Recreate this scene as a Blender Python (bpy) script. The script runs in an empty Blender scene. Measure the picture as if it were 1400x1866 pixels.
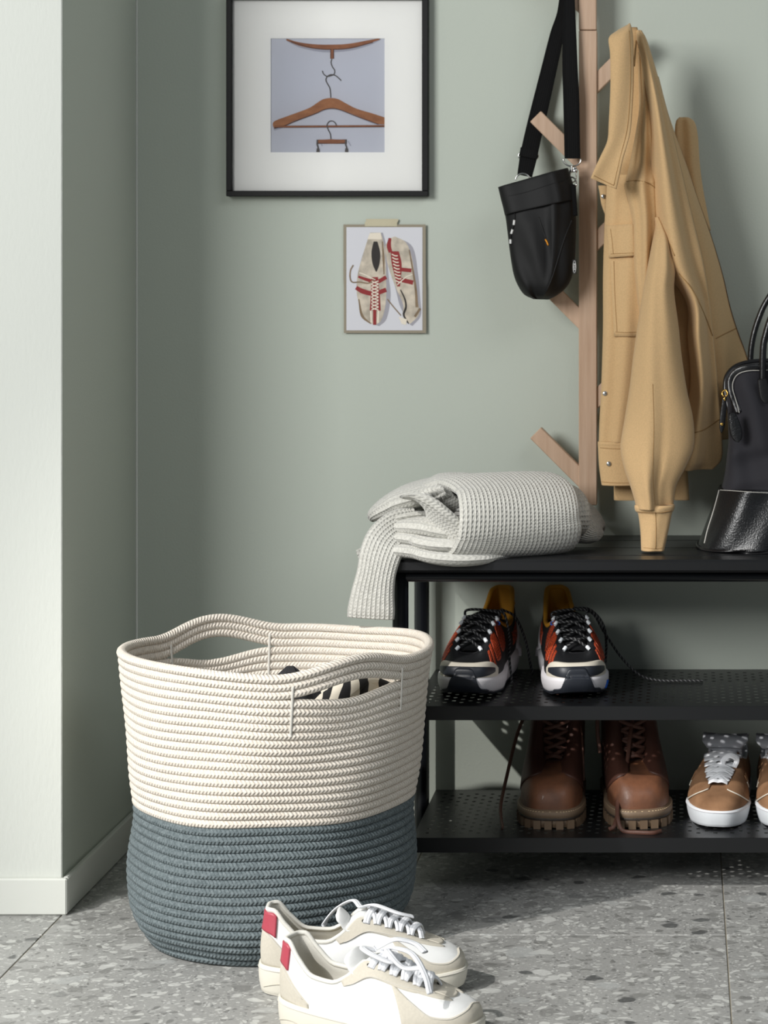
import bpy, math, random
import numpy as np
from mathutils import Vector, Matrix
from mathutils.bvhtree import BVHTree

R = random.Random(7)
scene = bpy.context.scene
COL = scene.collection
PI = math.pi

# ---------------------------------------------------------------- camera
HC = 0.945          # lens height (m)
F = 4100.0          # focal length in pixels of the 1400x1866 frame
VX, VY = 1245.0, 508.0   # where the lens axis meets the frame (shift lens)
cd = bpy.data.cameras.new('camera')
cam = bpy.data.objects.new('camera', cd)
COL.objects.link(cam)
cam.location = (0, 0, HC)
cam.rotation_euler = (PI/2, 0, 0)
cd.sensor_fit = 'AUTO'
cd.sensor_width = 36.0
cd.lens = F/1866*36.0
cd.shift_x = (700-VX)/1866
cd.shift_y = (VY-933)/1866
cd.clip_start = 0.05
cd.dof.use_dof = True
cd.dof.focus_distance = 3.15
cd.dof.aperture_fstop = 9.0
scene.camera = cam

# ---------------------------------------------------------------- light
scene.view_settings.view_transform = 'Standard'
scene.view_settings.look = 'None'
scene.view_settings.exposure = 0.0
scene.view_settings.gamma = 1.0
w = bpy.data.worlds.new('world'); scene.world = w
w.use_nodes = True
w.node_tree.nodes['Background'].inputs[0].default_value = (0.84, 0.93, 1.0, 1)
w.node_tree.nodes['Background'].inputs[1].default_value = 0.14

def aim(o, target):
    o.rotation_euler = (Vector(target)-o.location).to_track_quat('-Z', 'Y').to_euler()

def light(name, kind, loc, target, power, color, **kw):
    l = bpy.data.lights.new(name, kind); l.energy = power; l.color = color
    for k, v in kw.items(): setattr(l, k, v)
    o = bpy.data.objects.new(name, l); COL.objects.link(o)
    o.location = loc; aim(o, target)
    return o

# sun as a spot lamp with a narrowed cone: reaches the floor, basket and shelves
light('sun_shaft', 'SPOT', (-3.43, 0.15, 3.80), (-0.27, 3.08, 0.05), 980, (1.0, 0.97, 0.93),
      shadow_soft_size=0.055, spot_size=math.radians(17.5), spot_blend=0.6)
# big window, upper left, in front of the niche
light('window_light', 'AREA', (-2.40, 0.20, 2.0), (-0.2, 3.7, 1.0), 122, (1.0, 1.0, 0.985),
      shape='RECTANGLE', size=1.5, size_y=1.3)

# added fill lamp, high on the right, to brighten the niche
light('fill_light', 'AREA', (1.5, 1.1, 2.75), (-0.75, 3.7, 0.8), 20, (0.96, 0.98, 1.0), shape='RECTANGLE', size=2.0, size_y=1.2)

# ---------------------------------------------------------------- helpers
def P(px, py, Y):
    return Vector(((px-VX)*Y/F, Y, HC-(py-VY)*Y/F))

def srgb(r, g, b):
    def f(c):
        c /= 255.0
        return c/12.92 if c <= 0.04045 else ((c+0.055)/1.055)**2.4
    return (f(r), f(g), f(b), 1.0)

WV = {}   # world-space vertices and faces of unrotated meshes, for resting one thing on another
def root_off(o):
    v = Vector((0, 0, 0))
    while o is not None:
        v += o.location; o = o.parent
    return v

def mesh_obj(name, verts, faces, mats, parent=None, uvs=None, smooth=True, local=False, fmat=None):
    me = bpy.data.meshes.new(name)
    V = np.asarray([tuple(v) for v in verts], dtype=float).reshape(-1, 3)
    W = V.copy()
    if parent is not None and not local:
        V = V-np.array(root_off(parent))
    me.from_pydata(V.tolist(), [], [tuple(int(i) for i in f) for f in faces])
    if not isinstance(mats, (list, tuple)): mats = [mats]
    for m in mats: me.materials.append(m)
    if uvs is not None:
        lay = me.uv_layers.new(name='UVMap')
        idx = np.empty(len(me.loops), dtype=np.int32)
        me.loops.foreach_get('vertex_index', idx)
        lay.data.foreach_set('uv', np.asarray(uvs, dtype=np.float32)[idx].ravel())
    if fmat is not None: me.polygons.foreach_set('material_index', fmat)
    if smooth: me.polygons.foreach_set('use_smooth', [True]*len(me.polygons))
    me.update()
    o = bpy.data.objects.new(name, me); COL.objects.link(o)
    if parent is not None: o.parent = parent
    if not local: WV[o.name] = (W, faces)
    return o

def thing(name, label, cat, loc=(0, 0, 0), rz=0, group=None):
    o = bpy.data.objects.new(name, None); COL.objects.link(o)
    o.empty_display_size = 0.02
    o.location = loc; o.rotation_euler = (0, 0, rz)
    tag(o, label, cat, group)
    return o

def tag(o, label=None, cat=None, group=None, kind=None):
    if label: o['label'] = label
    if cat: o['category'] = cat
    if group: o['group'] = group
    if kind: o['kind'] = kind
    return o

def grid(Pts, uvs=None, cap0=False, cap1=False, closed=False, pair=False):
    """Pts [m][n] -> verts, faces, uvs. closed: last column joins the first."""
    m, n = len(Pts), len(Pts[0])
    verts = [tuple(p) for row in Pts for p in row]
    U = []
    for i in range(m):
        for j in range(n):
            U.append(uvs[i][j] if uvs is not None else (j/(n-1), i/(m-1)))
    faces = []
    nn = n if closed else n-1
    for i in range(m-1):
        for j in range(nn):
            a = i*n+j; b = i*n+(j+1) % n
            faces.append((a, b, b+n, a+n))
    for flag, i in ((cap0, 0), (cap1, m-1)):
        if not flag: continue
        if pair:
            h = n//2
            for j in range(h):
                a = i*n+j; b = i*n+j+1; c = i*n+(n-1-j) % n; d = i*n+(n-j) % n
                q = []
                for x in (a, b, c, d):
                    if x not in q: q.append(x)
                if len(q) >= 3: faces.append(tuple(q))
        else:
            c = np.mean([verts[i*n+j] for j in range(n)], axis=0)
            k = len(verts); verts.append(tuple(c)); U.append((0.5, i/(m-1)))
            for j in range(nn):
                faces.append((i*n+j, i*n+(j+1) % n, k))
    return verts, faces, U

class MB:
    def __init__(s): s.v = []; s.f = []; s.u = []; s.m = []
    def add(s, vfu, mi=0):
        v, f, u = vfu; k = len(s.v)
        s.v += list(v); s.u += list(u); s.f += [tuple(i+k for i in q) for q in f]; s.m += [mi]*len(f)
        return s
    def build(s, name, mats, parent=None, smooth=True, local=False):
        return mesh_obj(name, s.v, s.f, mats, parent, s.u, smooth, local, s.m)

def box(x0, x1, y0, y1, z0, z1, b=0.0):
    """box with chamfered edges"""
    if b <= 0:
        v = [(x, y, z) for z in (z0, z1) for y in (y0, y1) for x in (x0, x1)]
        f = [(0, 2, 3, 1), (4, 5, 7, 6), (0, 1, 5, 4), (2, 6, 7, 3), (0, 4, 6, 2), (1, 3, 7, 5)]
        return v, f, [(p[0], p[2]) for p in v]
    v = []; idx = {}
    for sx in (0, 1):
        for sy in (0, 1):
            for sz in (0, 1):
                X = (x0, x1)[sx]; Y = (y0, y1)[sy]; Z = (z0, z1)[sz]
                dx, dy, dz = (b, -b)[sx], (b, -b)[sy], (b, -b)[sz]
                for ax in range(3):
                    idx[(sx, sy, sz, ax)] = len(v)
                    v.append((X if ax == 0 else X+dx, Y if ax == 1 else Y+dy, Z if ax == 2 else Z+dz))
    f = []
    for ax in range(3):
        o = [a for a in range(3) if a != ax]
        for s in (0, 1):
            q = []
            for a, c in ((0, 0), (1, 0), (1, 1), (0, 1)):
                k = [0, 0, 0]; k[ax] = s; k[o[0]] = a; k[o[1]] = c
                q.append(idx[(k[0], k[1], k[2], ax)])
            f.append(tuple(q))
    for ax in range(3):
        o = [a for a in range(3) if a != ax]
        for a in (0, 1):
            for c in (0, 1):
                k0 = [0, 0, 0]; k0[o[0]] = a; k0[o[1]] = c; k1 = list(k0); k1[ax] = 1
                f.append((idx[(*k0, o[0])], idx[(*k1, o[0])], idx[(*k1, o[1])], idx[(*k0, o[1])]))
    for a in (0, 1):
        for c in (0, 1):
            for d in (0, 1):
                f.append((idx[(a, c, d, 0)], idx[(a, c, d, 1)], idx[(a, c, d, 2)]))
    return v, f, [(p[0], p[2]) for p in v]

def spline(pts, n, closed=False):
    """Catmull-Rom through rows of numbers, uniform"""
    A = np.asarray([list(p) for p in pts], dtype=float); k = len(A)
    out = []
    segs = k if closed else k-1
    for i in range(n if closed else n):
        t = i*segs/(n if closed else (n-1)); s = min(int(t), segs-1); u = t-s
        if closed:
            p0, p1, p2, p3 = A[(s-1) % k], A[s % k], A[(s+1) % k], A[(s+2) % k]
        else:
            p1, p2 = A[s], A[s+1]
            p0 = A[s-1] if s > 0 else 2*p1-p2
            p3 = A[s+2] if s+2 < k else 2*p2-p1
        out.append(0.5*((2*p1)+(-p0+p2)*u+(2*p0-5*p1+4*p2-p3)*u*u+(-p0+3*p1-3*p2+p3)*u**3))
    return np.array(out)

def sweep(pts, ra, rb=None, up=(0, 0, 1), n=10, e=2.0, closed=False, cap=True, uvs=(1, 1), twist=None):
    """closed tube along pts; ra across, rb along 'up'; both may be lists"""
    Pn = [Vector(p) for p in pts]; m = len(Pn)
    if rb is None: rb = ra
    ra = list(ra) if hasattr(ra, '__len__') else [ra]*m
    rb = list(rb) if hasattr(rb, '__len__') else [rb]*m
    rows = []; U = []
    ra_, rb_ = ra[m//2], rb[m//2]
    ringp = [(ra_*math.copysign(abs(math.cos(2*PI*j/n))**(2/e), math.cos(2*PI*j/n)), rb_*math.copysign(abs(math.sin(2*PI*j/n))**(2/e), math.sin(2*PI*j/n))) for j in range(n+1)]
    arc = [0.0]
    for j in range(n): arc.append(arc[-1]+math.hypot(ringp[j+1][0]-ringp[j][0], ringp[j+1][1]-ringp[j][1]))
    arc = [a/arc[-1] if arc[-1] > 0 else 0 for a in arc]
    L = 0.0; prev_side = None
    for i in range(m):
        a = Pn[(i-1) % m] if (i > 0 or closed) else Pn[0]
        b = Pn[(i+1) % m] if (i < m-1 or closed) else Pn[-1]
        t = (b-a).normalized() if (b-a).length > 1e-9 else Vector((0, 0, 1))
        upv = Vector(up[i]) if hasattr(up[0], '__len__') else Vector(up)
        s = t.cross(upv)
        if s.length < 0.12 and prev_side is not None: s = prev_side-t*prev_side.dot(t)
        if s.length < 1e-6: s = t.orthogonal()
        s.normalize()
        if prev_side is not None and s.dot(prev_side) < -0.2 and not closed: s = -s
        prev_side = s
        u2 = s.cross(t).normalized()
        if twist is not None:
            q = Matrix.Rotation(twist[i], 3, t); s = q @ s; u2 = q @ u2; prev_side = s
        if i > 0: L += (Pn[i]-Pn[i-1]).length
        row = []; ur = []
        for j in range(n+1 if not closed else n+1):
            th = 2*PI*j/n
            c, sn = math.cos(th), math.sin(th)
            x = ra[i]*math.copysign(abs(c)**(2/e), c); y = rb[i]*math.copysign(abs(sn)**(2/e), sn)
            row.append(Pn[i]+s*x+u2*y); ur.append((arc[j]*uvs[0], L*uvs[1]))
        rows.append(row); U.append(ur)
    if closed:
        L += (Pn[0]-Pn[-1]).length
        rows.append(rows[0]); U.append([(a, L*uvs[1]) for a, b in U[0]])
        return grid(rows, U)
    return grid(rows, U, cap0=cap, cap1=cap)

def tube(name, pts, r, mat, parent=None, local=False, n=8, ns=None, closed=False, rb=None, up=(0, 0, 1), e=2.0, uvs=(1, 1)):
    if ns: pts = spline(pts, ns, closed)
    v, f, u = sweep(pts, r, rb, up, n, e, closed, uvs=uvs)
    return mesh_obj(name, v, f, mat, parent, u, True, local)

def cyl(p0, p1, r, n=20, b=0.0):
    p0, p1 = Vector(p0), Vector(p1); d = (p1-p0)
    up = (0, 0, 1) if abs(d.normalized().z) < 0.9 else (0, 1, 0)
    if b > 0:
        dn = d.normalized()
        return sweep([p0, p0+dn*b*0.3, p0+dn*b, p1-dn*b, p1-dn*b*0.3, p1], [r-b, r-b*0.3, r, r, r-b*0.3, r-b], None, up, n)
    return sweep([p0, p1], r, None, up, n)

def ihash(*a):
    return R.random()

def rowloft(rows, folds=None, n=56, m=60, e=2.6, capt=True, capb=True, uvs=(1, 1), linear=False, ang0=None):
    """rows (py, xl, xr, Yc, half_depth) in picture rows at world depth Yc -> closed cloth volume.
    folds: function (u, s, th) -> push towards the viewer side in metres"""
    Rr = spline(rows, m) if not linear else np.array([[np.interp(t, np.linspace(0, 1, len(rows)), [r[k] for r in rows]) for k in range(5)] for t in np.linspace(0, 1, m)])
    out = []; U = []; L = 0; zp = None
    for i, (py, xl, xr, Yc, hd) in enumerate(Rr):
        s = i/(m-1)
        z = HC-(py-VY)*Yc/F
        X0 = (xl-VX)*Yc/F; X1 = (xr-VX)*Yc/F
        cx, a = (X0+X1)/2, max((X1-X0)/2, 1e-4)
        if zp is not None: L += abs(z-zp)
        zp = z
        row = []; ur = []
        for j in range(n+1):
            th = 2*PI*j/n
            c, sn = math.cos(th), math.sin(th)
            u = math.copysign(abs(c)**(2/e), c)
            x = a*u; y = max(hd, 1e-4)*math.copysign(abs(sn)**(2/e), sn)
            if folds is not None:
                y -= folds(u, s, th)*(1 if sn < 0 else 0.4)*min(1, a/0.02)
            row.append((cx+x, Yc+y, z)); ur.append((j/n*uvs[0], L*uvs[1]))
        out.append(row); U.append(ur)
    return grid(out, U, cap0=capt, cap1=capb)

def bvh(objs):
    if not isinstance(objs, (list, tuple)): objs = [objs]
    V = []; Fc = []
    for o in objs:
        W, f = WV[o.name]; k = len(V)
        V += [tuple(v) for v in W]; Fc += [tuple(int(i)+k for i in q) for q in f]
    return BVHTree.FromPolygons(V, Fc)

def onsurf(tree, px, py, off=0.001, Y0=1.5, default=3.6):
    o = Vector((0, 0, HC)); d = (P(px, py, 3.0)-o).normalized()
    h = tree.ray_cast(o+d*Y0, d)
    if h[0] is None: return P(px, py, default)
    nrm = h[1] if h[1].dot(d) < 0 else -h[1]
    return h[0]+nrm*off

def seam(tree, pts, r, name, mat, parent, off=0.0004, ns=24, default=3.6):
    q = spline(pts, ns)
    W = [onsurf(tree, a, b, off, default=default) for a, b in q]
    W = [W[0]]+[(W[i-1]+W[i]*2+W[i+1])/4 for i in range(1, len(W)-1)]+[W[-1]]
    v, f, u = sweep(W, r, None, (0, -1, 0.01), 6)
    return mesh_obj(name, v, f, mat, parent, u)

def conform(tree, corners, nu, nv, off, th, name, mat, parent, default=3.6, uvs=(1, 1)):
    """a cloth patch with thickness lying on the surface; corners tl,tr,br,bl in picture px"""
    (ax, ay), (bx, by), (cx, cy), (dx, dy) = corners
    rows = []; U = []
    for i in range(-1, nv+2):
        v = min(max(i/nv, 0), 1); row = []; ur = []
        for j in range(-1, nu+2):
            u = min(max(j/nu, 0), 1)
            x = (ax*(1-u)+bx*u)*(1-v)+(dx*(1-u)+cx*u)*v
            y = (ay*(1-u)+by*u)*(1-v)+(dy*(1-u)+cy*u)*v
            edge = i < 0 or j < 0 or i > nv or j > nu
            p = onsurf(tree, x, y, 0.0, default=default)
            row.append(p+Vector((0, -1, 0))*(0.0 if edge else off+th)); ur.append((u*uvs[0], v*uvs[1]))
        rows.append(row); U.append(ur)
    v, f, u = grid(rows, U)
    return mesh_obj(name, v, f, mat, parent, u)
# ---------------------------------------------------------------- materials
def newmat(name):
    m = bpy.data.materials.new(name); m.use_nodes = True
    nt = m.node_tree; b = nt.nodes['Principled BSDF']
    return m, nt, b

def N(nt, t, **kw):
    n = nt.nodes.new(t)
    for k, v in kw.items():
        if k.startswith('i_'):
            key = k[2:]; n.inputs[int(key) if key.isdigit() else key].default_value = v
        else: setattr(n, k, v)
    return n

def mth(nt, op, a, b=None, clamp=False):
    n = nt.nodes.new('ShaderNodeMath'); n.operation = op; n.use_clamp = clamp
    for i, x in enumerate((a, b)):
        if x is None: continue
        if isinstance(x, (int, float)): n.inputs[i].default_value = x
        else: nt.links.new(x, n.inputs[i])
    return n.outputs[0]

def mixc(nt, fac, a, b):
    n = nt.nodes.new('ShaderNodeMix'); n.data_type = 'RGBA'
    for s, x in ((0, fac), (6, a), (7, b)):
        if isinstance(x, (int, float)): n.inputs[s].default_value = x
        elif isinstance(x, tuple): n.inputs[s].default_value = x
        else: nt.links.new(x, n.inputs[s])
    return n.outputs[2]

def bump(nt, b, h, dist, strength=1.0):
    n = N(nt, 'ShaderNodeBump'); n.inputs['Strength'].default_value = strength; n.inputs['Distance'].default_value = dist
    nt.links.new(h, n.inputs['Height']); nt.links.new(n.outputs[0], b.inputs['Normal'])

def plain(name, col, rough=0.6, metal=0.0, nscale=0, ndist=0.0004, var=0.0, stretch=None, coat=0.0, sheen=0.0, spec=0.5, col2=None, vscale=None, coord='Object'):
    m, nt, b = newmat(name)
    b.inputs['Roughness'].default_value = rough; b.inputs['Metallic'].default_value = metal
    b.inputs['Coat Weight'].default_value = coat; b.inputs['Sheen Weight'].default_value = sheen
    b.inputs['Specular IOR Level'].default_value = spec
    tc = N(nt, 'ShaderNodeTexCoord'); mp = N(nt, 'ShaderNodeMapping')
    nt.links.new(tc.outputs[coord], mp.inputs[0])
    if stretch: mp.inputs['Scale'].default_value = stretch
    if var > 0 or col2:
        nz = N(nt, 'ShaderNodeTexNoise'); nz.inputs['Scale'].default_value = vscale or 14; nz.inputs['Detail'].default_value = 4
        nt.links.new(mp.outputs[0], nz.inputs['Vector'])
        c2 = col2 or tuple(list(c*(1-var) for c in col[:3])+[1])
        rp = N(nt, 'ShaderNodeMapRange'); rp.inputs[1].default_value = 0.35; rp.inputs[2].default_value = 0.65
        nt.links.new(nz.outputs['Fac'], rp.inputs[0])
        nt.links.new(mixc(nt, rp.outputs[0], col, c2), b.inputs['Base Color'])
    else: b.inputs['Base Color'].default_value = col
    if nscale:
        n2 = N(nt, 'ShaderNodeTexNoise'); n2.inputs['Scale'].default_value = nscale; n2.inputs['Detail'].default_value = 3
        nt.links.new(mp.outputs[0], n2.inputs['Vector'])
        bump(nt, b, n2.outputs['Fac'], ndist)
    return m

def chevron(name, col, cf, rf, k, dist, rough=0.9, ph0=0.0, col2=None, colw=1.0, fuzz=0.0, rowsharp=1.0):
    """knit / braid: columns across UV.x, V-shaped strands along UV.y"""
    m, nt, b = newmat(name)
    b.inputs['Roughness'].default_value = rough; b.inputs['Sheen Weight'].default_value = fuzz
    b.inputs['Specular IOR Level'].default_value = 0.2
    uv = N(nt, 'ShaderNodeUVMap'); sp = N(nt, 'ShaderNodeSeparateXYZ'); nt.links.new(uv.outputs[0], sp.inputs[0])
    nz = N(nt, 'ShaderNodeTexNoise'); nz.inputs['Scale'].default_value = 60
    tc = N(nt, 'ShaderNodeTexCoord'); nt.links.new(tc.outputs['Object'], nz.inputs['Vector'])
    jit = mth(nt, 'MULTIPLY', mth(nt, 'SUBTRACT', nz.outputs['Fac'], 0.5), 0.5)
    fx = mth(nt, 'MULTIPLY', mth(nt, 'ABSOLUTE', mth(nt, 'SUBTRACT', mth(nt, 'FRACT', mth(nt, 'ADD', mth(nt, 'MULTIPLY', sp.outputs[0], cf), ph0)), 0.5)), 2.0)
    colh = mth(nt, 'SUBTRACT', 1.0, mth(nt, 'POWER', fx, 2.5))
    ph = mth(nt, 'ADD', mth(nt, 'ADD', mth(nt, 'MULTIPLY', sp.outputs[1], rf), mth(nt, 'MULTIPLY', fx, k)), jit)
    st = mth(nt, 'MULTIPLY', mth(nt, 'ADD', mth(nt, 'SINE', mth(nt, 'MULTIPLY', ph, 2*PI)), 1.0), 0.5)
    h = mth(nt, 'ADD', mth(nt, 'MULTIPLY', colh, colw), mth(nt, 'MULTIPLY', st, 0.55*rowsharp))
    n3 = N(nt, 'ShaderNodeTexNoise'); n3.inputs['Scale'].default_value = 700
    nt.links.new(tc.outputs['Object'], n3.inputs['Vector'])
    h = mth(nt, 'ADD', h, mth(nt, 'MULTIPLY', n3.outputs['Fac'], 0.35))
    bump(nt, b, h, dist)
    if col2:
        n4 = N(nt, 'ShaderNodeTexNoise'); n4.inputs['Scale'].default_value = 260; n4.inputs['Detail'].default_value = 2
        nt.links.new(tc.outputs['Object'], n4.inputs['Vector'])
        fac = mth(nt, 'MULTIPLY', mth(nt, 'SUBTRACT', n4.outputs['Fac'], 0.35), 2.4, True)
        nt.links.new(mixc(nt, fac, col2, col), b.inputs['Base Color'])
    else: b.inputs['Base Color'].default_value = col
    return m

def wood(name, c1, c2, rough=0.5, scale=9, stretch=(14, 14, 0.7)):
    m, nt, b = newmat(name); b.inputs['Roughness'].default_value = rough
    tc = N(nt, 'ShaderNodeTexCoord'); mp = N(nt, 'ShaderNodeMapping'); mp.inputs['Scale'].default_value = stretch
    nt.links.new(tc.outputs['Object'], mp.inputs[0])
    nz = N(nt, 'ShaderNodeTexNoise'); nz.inputs['Scale'].default_value = scale; nz.inputs['Detail'].default_value = 6; nz.inputs['Roughness'].default_value = 0.65
    nt.links.new(mp.outputs[0], nz.inputs['Vector'])
    rp = N(nt, 'ShaderNodeMapRange'); rp.inputs[1].default_value = 0.3; rp.inputs[2].default_value = 0.7
    nt.links.new(nz.outputs['Fac'], rp.inputs[0])
    nt.links.new(mixc(nt, rp.outputs[0], c1, c2), b.inputs['Base Color'])
    bump(nt, b, nz.outputs['Fac'], 0.0003)
    return m

def terrazzo():
    m, nt, b = newmat('terrazzo_stone'); b.inputs['Roughness'].default_value = 0.42
    tc = N(nt, 'ShaderNodeTexCoord')
    base = N(nt, 'ShaderNodeTexNoise', i_Scale=9.0, i_Detail=6.0); nt.links.new(tc.outputs['Object'], base.inputs['Vector'])
    col = mixc(nt, base.outputs['Fac'], srgb(128, 128, 126), srgb(172, 172, 169))
    fine = N(nt, 'ShaderNodeTexNoise', i_Scale=190.0, i_Detail=3.0); nt.links.new(tc.outputs['Object'], fine.inputs['Vector'])
    f2 = mth(nt, 'MULTIPLY', mth(nt, 'SUBTRACT', fine.outputs['Fac'], 0.42), 3.0, True)
    col = mixc(nt, mth(nt, 'MULTIPLY', f2, 0.45), col, srgb(184, 184, 180))
    dst = N(nt, 'ShaderNodeTexNoise', i_Scale=22.0, i_Detail=2.0); nt.links.new(tc.outputs['Object'], dst.inputs['Vector'])
    vs = nt.nodes.new('ShaderNodeVectorMath'); vs.operation = 'SCALE'; vs.inputs['Scale'].default_value = 0.045
    nt.links.new(dst.outputs['Color'], vs.inputs[0])
    va = nt.nodes.new('ShaderNodeVectorMath'); va.operation = 'ADD'
    nt.links.new(tc.outputs['Object'], va.inputs[0]); nt.links.new(vs.outputs[0], va.inputs[1])
    # chips of four sizes
    for sc, thr, lim, ca, cb, amt in ((170, 0.45, 0.40, srgb(205, 206, 202), srgb(95, 96, 94), 0.6),
                                     (75, 0.55, 0.42, srgb(212, 213, 208), srgb(110, 110, 107), 0.65),
                                     (36, 0.62, 0.40, srgb(206, 207, 203), srgb(120, 120, 117), 0.62),
                                     (17, 0.80, 0.36, srgb(178, 180, 178), srgb(112, 113, 112), 0.6)):
        vo = N(nt, 'ShaderNodeTexVoronoi', i_Scale=float(sc), i_Randomness=1.0); nt.links.new(va.outputs[0], vo.inputs['Vector'])
        sx = N(nt, 'ShaderNodeSeparateXYZ'); nt.links.new(vo.outputs['Color'], sx.inputs[0])
        pick = mth(nt, 'GREATER_THAN', sx.outputs[0], thr)
        rad = mth(nt, 'ADD', mth(nt, 'MULTIPLY', sx.outputs[1], 0.25), lim-0.12)
        ins = mth(nt, 'MULTIPLY', mth(nt, 'SUBTRACT', rad, vo.outputs['Distance']), 14.0, True)
        dark = mth(nt, 'GREATER_THAN', sx.outputs[2], 0.66)
        cc = mixc(nt, dark, ca, cb)
        col = mixc(nt, mth(nt, 'MULTIPLY', mth(nt, 'MULTIPLY', pick, ins), amt), col, cc)
    # a few near-black pebbles
    vo = N(nt, 'ShaderNodeTexVoronoi', i_Scale=21.0, i_Randomness=1.0)
    mp = N(nt, 'ShaderNodeMapping'); mp.inputs['Location'].default_value = (3.3, 1.7, 0); nt.links.new(va.outputs[0], mp.inputs[0]); nt.links.new(mp.outputs[0], vo.inputs['Vector'])
    sx = N(nt, 'ShaderNodeSeparateXYZ'); nt.links.new(vo.outputs['Color'], sx.inputs[0])
    ins = mth(nt, 'MULTIPLY', mth(nt, 'SUBTRACT', 0.26, vo.outputs['Distance']), 16.0, True)
    col = mixc(nt, mth(nt, 'MULTIPLY', mth(nt, 'MULTIPLY', mth(nt, 'GREATER_THAN', sx.outputs[0], 0.83), ins), 0.8), col, srgb(66, 68, 68))
    nt.links.new(col, b.inputs['Base Color'])
    bump(nt, b, fine.outputs['Fac'], 0.0003)
    return m

M = {}
M['wall'] = plain('green_grey_wall_paint', srgb(190, 197, 186), 0.75, nscale=260, ndist=0.0003)
M['pillar'] = plain('off_white_wall_paint', srgb(212, 215, 208), 0.75, nscale=200, ndist=0.0005, stretch=(1, 1, 0.35))
M['base'] = plain('white_baseboard_paint', srgb(216, 218, 211), 0.45, nscale=90, ndist=0.0002)
M['grout'] = plain('sand_grout', srgb(150, 143, 128), 0.9, nscale=400, ndist=0.0005)
M['floor'] = terrazzo()
M['blackmetal'] = plain('black_powder_coated_steel', srgb(19, 20, 22), 0.36, 0.0, nscale=900, ndist=0.00008, spec=0.5)
M['blackpipe'] = plain('satin_black_tube', srgb(22, 24, 28), 0.3, 0.0, coat=0.2)
M['rope_cream'] = chevron('cream_cotton_rope', srgb(230, 223, 213), 2.0, 1.0, 1.1, 0.0017, ph0=0.5, col2=srgb(214, 205, 192), colw=0.35)
M['rope_grey'] = chevron('blue_grey_cotton_rope', srgb(124, 134, 137), 2.0, 1.0, 1.1, 0.0019, ph0=0.5, col2=srgb(92, 102, 105), colw=0.35)
M['thread'] = plain('stitch_thread', srgb(206, 203, 195), 0.9, nscale=900, ndist=0.0004)
M['frame'] = plain('black_frame_wood', srgb(9, 9, 10), 0.5, spec=0.25)
M['mat'] = plain('white_mat_board', srgb(236, 236, 233), 0.8)
M['postwood'] = wood('beech', srgb(206, 177, 152), srgb(188, 156, 130))
M['coat'] = plain('tan_wool_cloth', srgb(212, 177, 130), 0.85, nscale=1100, ndist=0.0005, var=0.1, vscale=500, sheen=0.15, spec=0.2)
M['coatseam'] = plain('tan_stitching', srgb(160, 124, 78), 0.9)
M['snap'] = plain('silver_metal', srgb(205, 205, 203), 0.2, 1.0)
M['gold'] = plain('brass_metal', srgb(214, 172, 92), 0.25, 1.0)
M['blackfab'] = plain('black_nylon', srgb(11, 11, 12), 0.62, nscale=1500, ndist=0.0002, spec=0.35)
M['webbing'] = chevron('black_webbing', srgb(12, 12, 13), 40.0, 900.0, 0.5, 0.0003, rough=0.75)
M['canvas'] = plain('charcoal_canvas', srgb(42, 41, 46), 0.75, nscale=1300, ndist=0.0004, sheen=0.1, spec=0.3)
M['leather'] = plain('black_pebbled_leather', srgb(22, 23, 25), 0.28, nscale=380, ndist=0.0006, spec=0.6)
M['leather2'] = plain('black_smooth_leather', srgb(20, 20, 22), 0.3, nscale=200, ndist=0.0003, spec=0.6)
M['knit'] = chevron('grey_wool_knit', srgb(208, 207, 200), 1.0, 210.0, 0.5, 0.0014, rough=0.95, col2=srgb(184, 183, 176), fuzz=0.4, colw=1.0, rowsharp=0.7)
M['fibre'] = plain('wool_fibre', srgb(232, 230, 224), 0.9)
M['white'] = plain('white_mark', srgb(230, 230, 228), 0.6)
M['black'] = plain('black_mark', srgb(12, 12, 12), 0.6)
M['hat_wool'] = plain('dark_wool', srgb(40, 40, 42), 0.95, nscale=500, ndist=0.001)  # dark wool colour of the hat itself
# ================================================================ the setting
YW = 3.80; YP = 3.347; XS = -0.924
floor = mesh_obj('floor', *box(-3.0, 2.6, -0.6, 4.0, -0.04, -0.0015)[:2], M['grout'], smooth=False)
tag(floor, kind='structure')
TX = 0.4925; TY = 0.492
tile_protos = {}
xj = [-0.923+TX*k for k in range(-3, 7)]; yj = [3.240+TY*k for k in range(-6, 2)]
for i in range(len(xj)-1):
    for j in range(len(yj)-1):
        key = 'tile'
        if key not in tile_protos:
            v, f, u = box(0.0010, TX-0.0010, 0.0010, TY-0.0010, -0.02, 0.0, 0.0006)
            o = mesh_obj('tile', v, f, M['floor'], None, u, smooth=False); tile_protos[key] = o
        else:
            o = tile_protos[key].copy(); COL.objects.link(o)
        o.parent = floor; o.location = (xj[i], yj[j], 0)
# give each tile its own stone by shifting the pattern with the object's place
nt = M['floor'].node_tree
tcn = [n for n in nt.nodes if n.type == 'TEX_COORD'][0]
oi = N(nt, 'ShaderNodeObjectInfo')
vm = nt.nodes.new('ShaderNodeVectorMath'); vm.operation = 'MULTIPLY_ADD'; vm.inputs[1].default_value = (3.7, 5.3, 0.0)
lk = [l for l in nt.links if l.from_node == tcn]
dst = [l.to_socket for l in lk]
nt.links.new(oi.outputs['Location'], vm.inputs[0]); nt.links.new(tcn.outputs['Object'], vm.inputs[2])
for s in dst: nt.links.new(vm.outputs[0], s)

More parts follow.
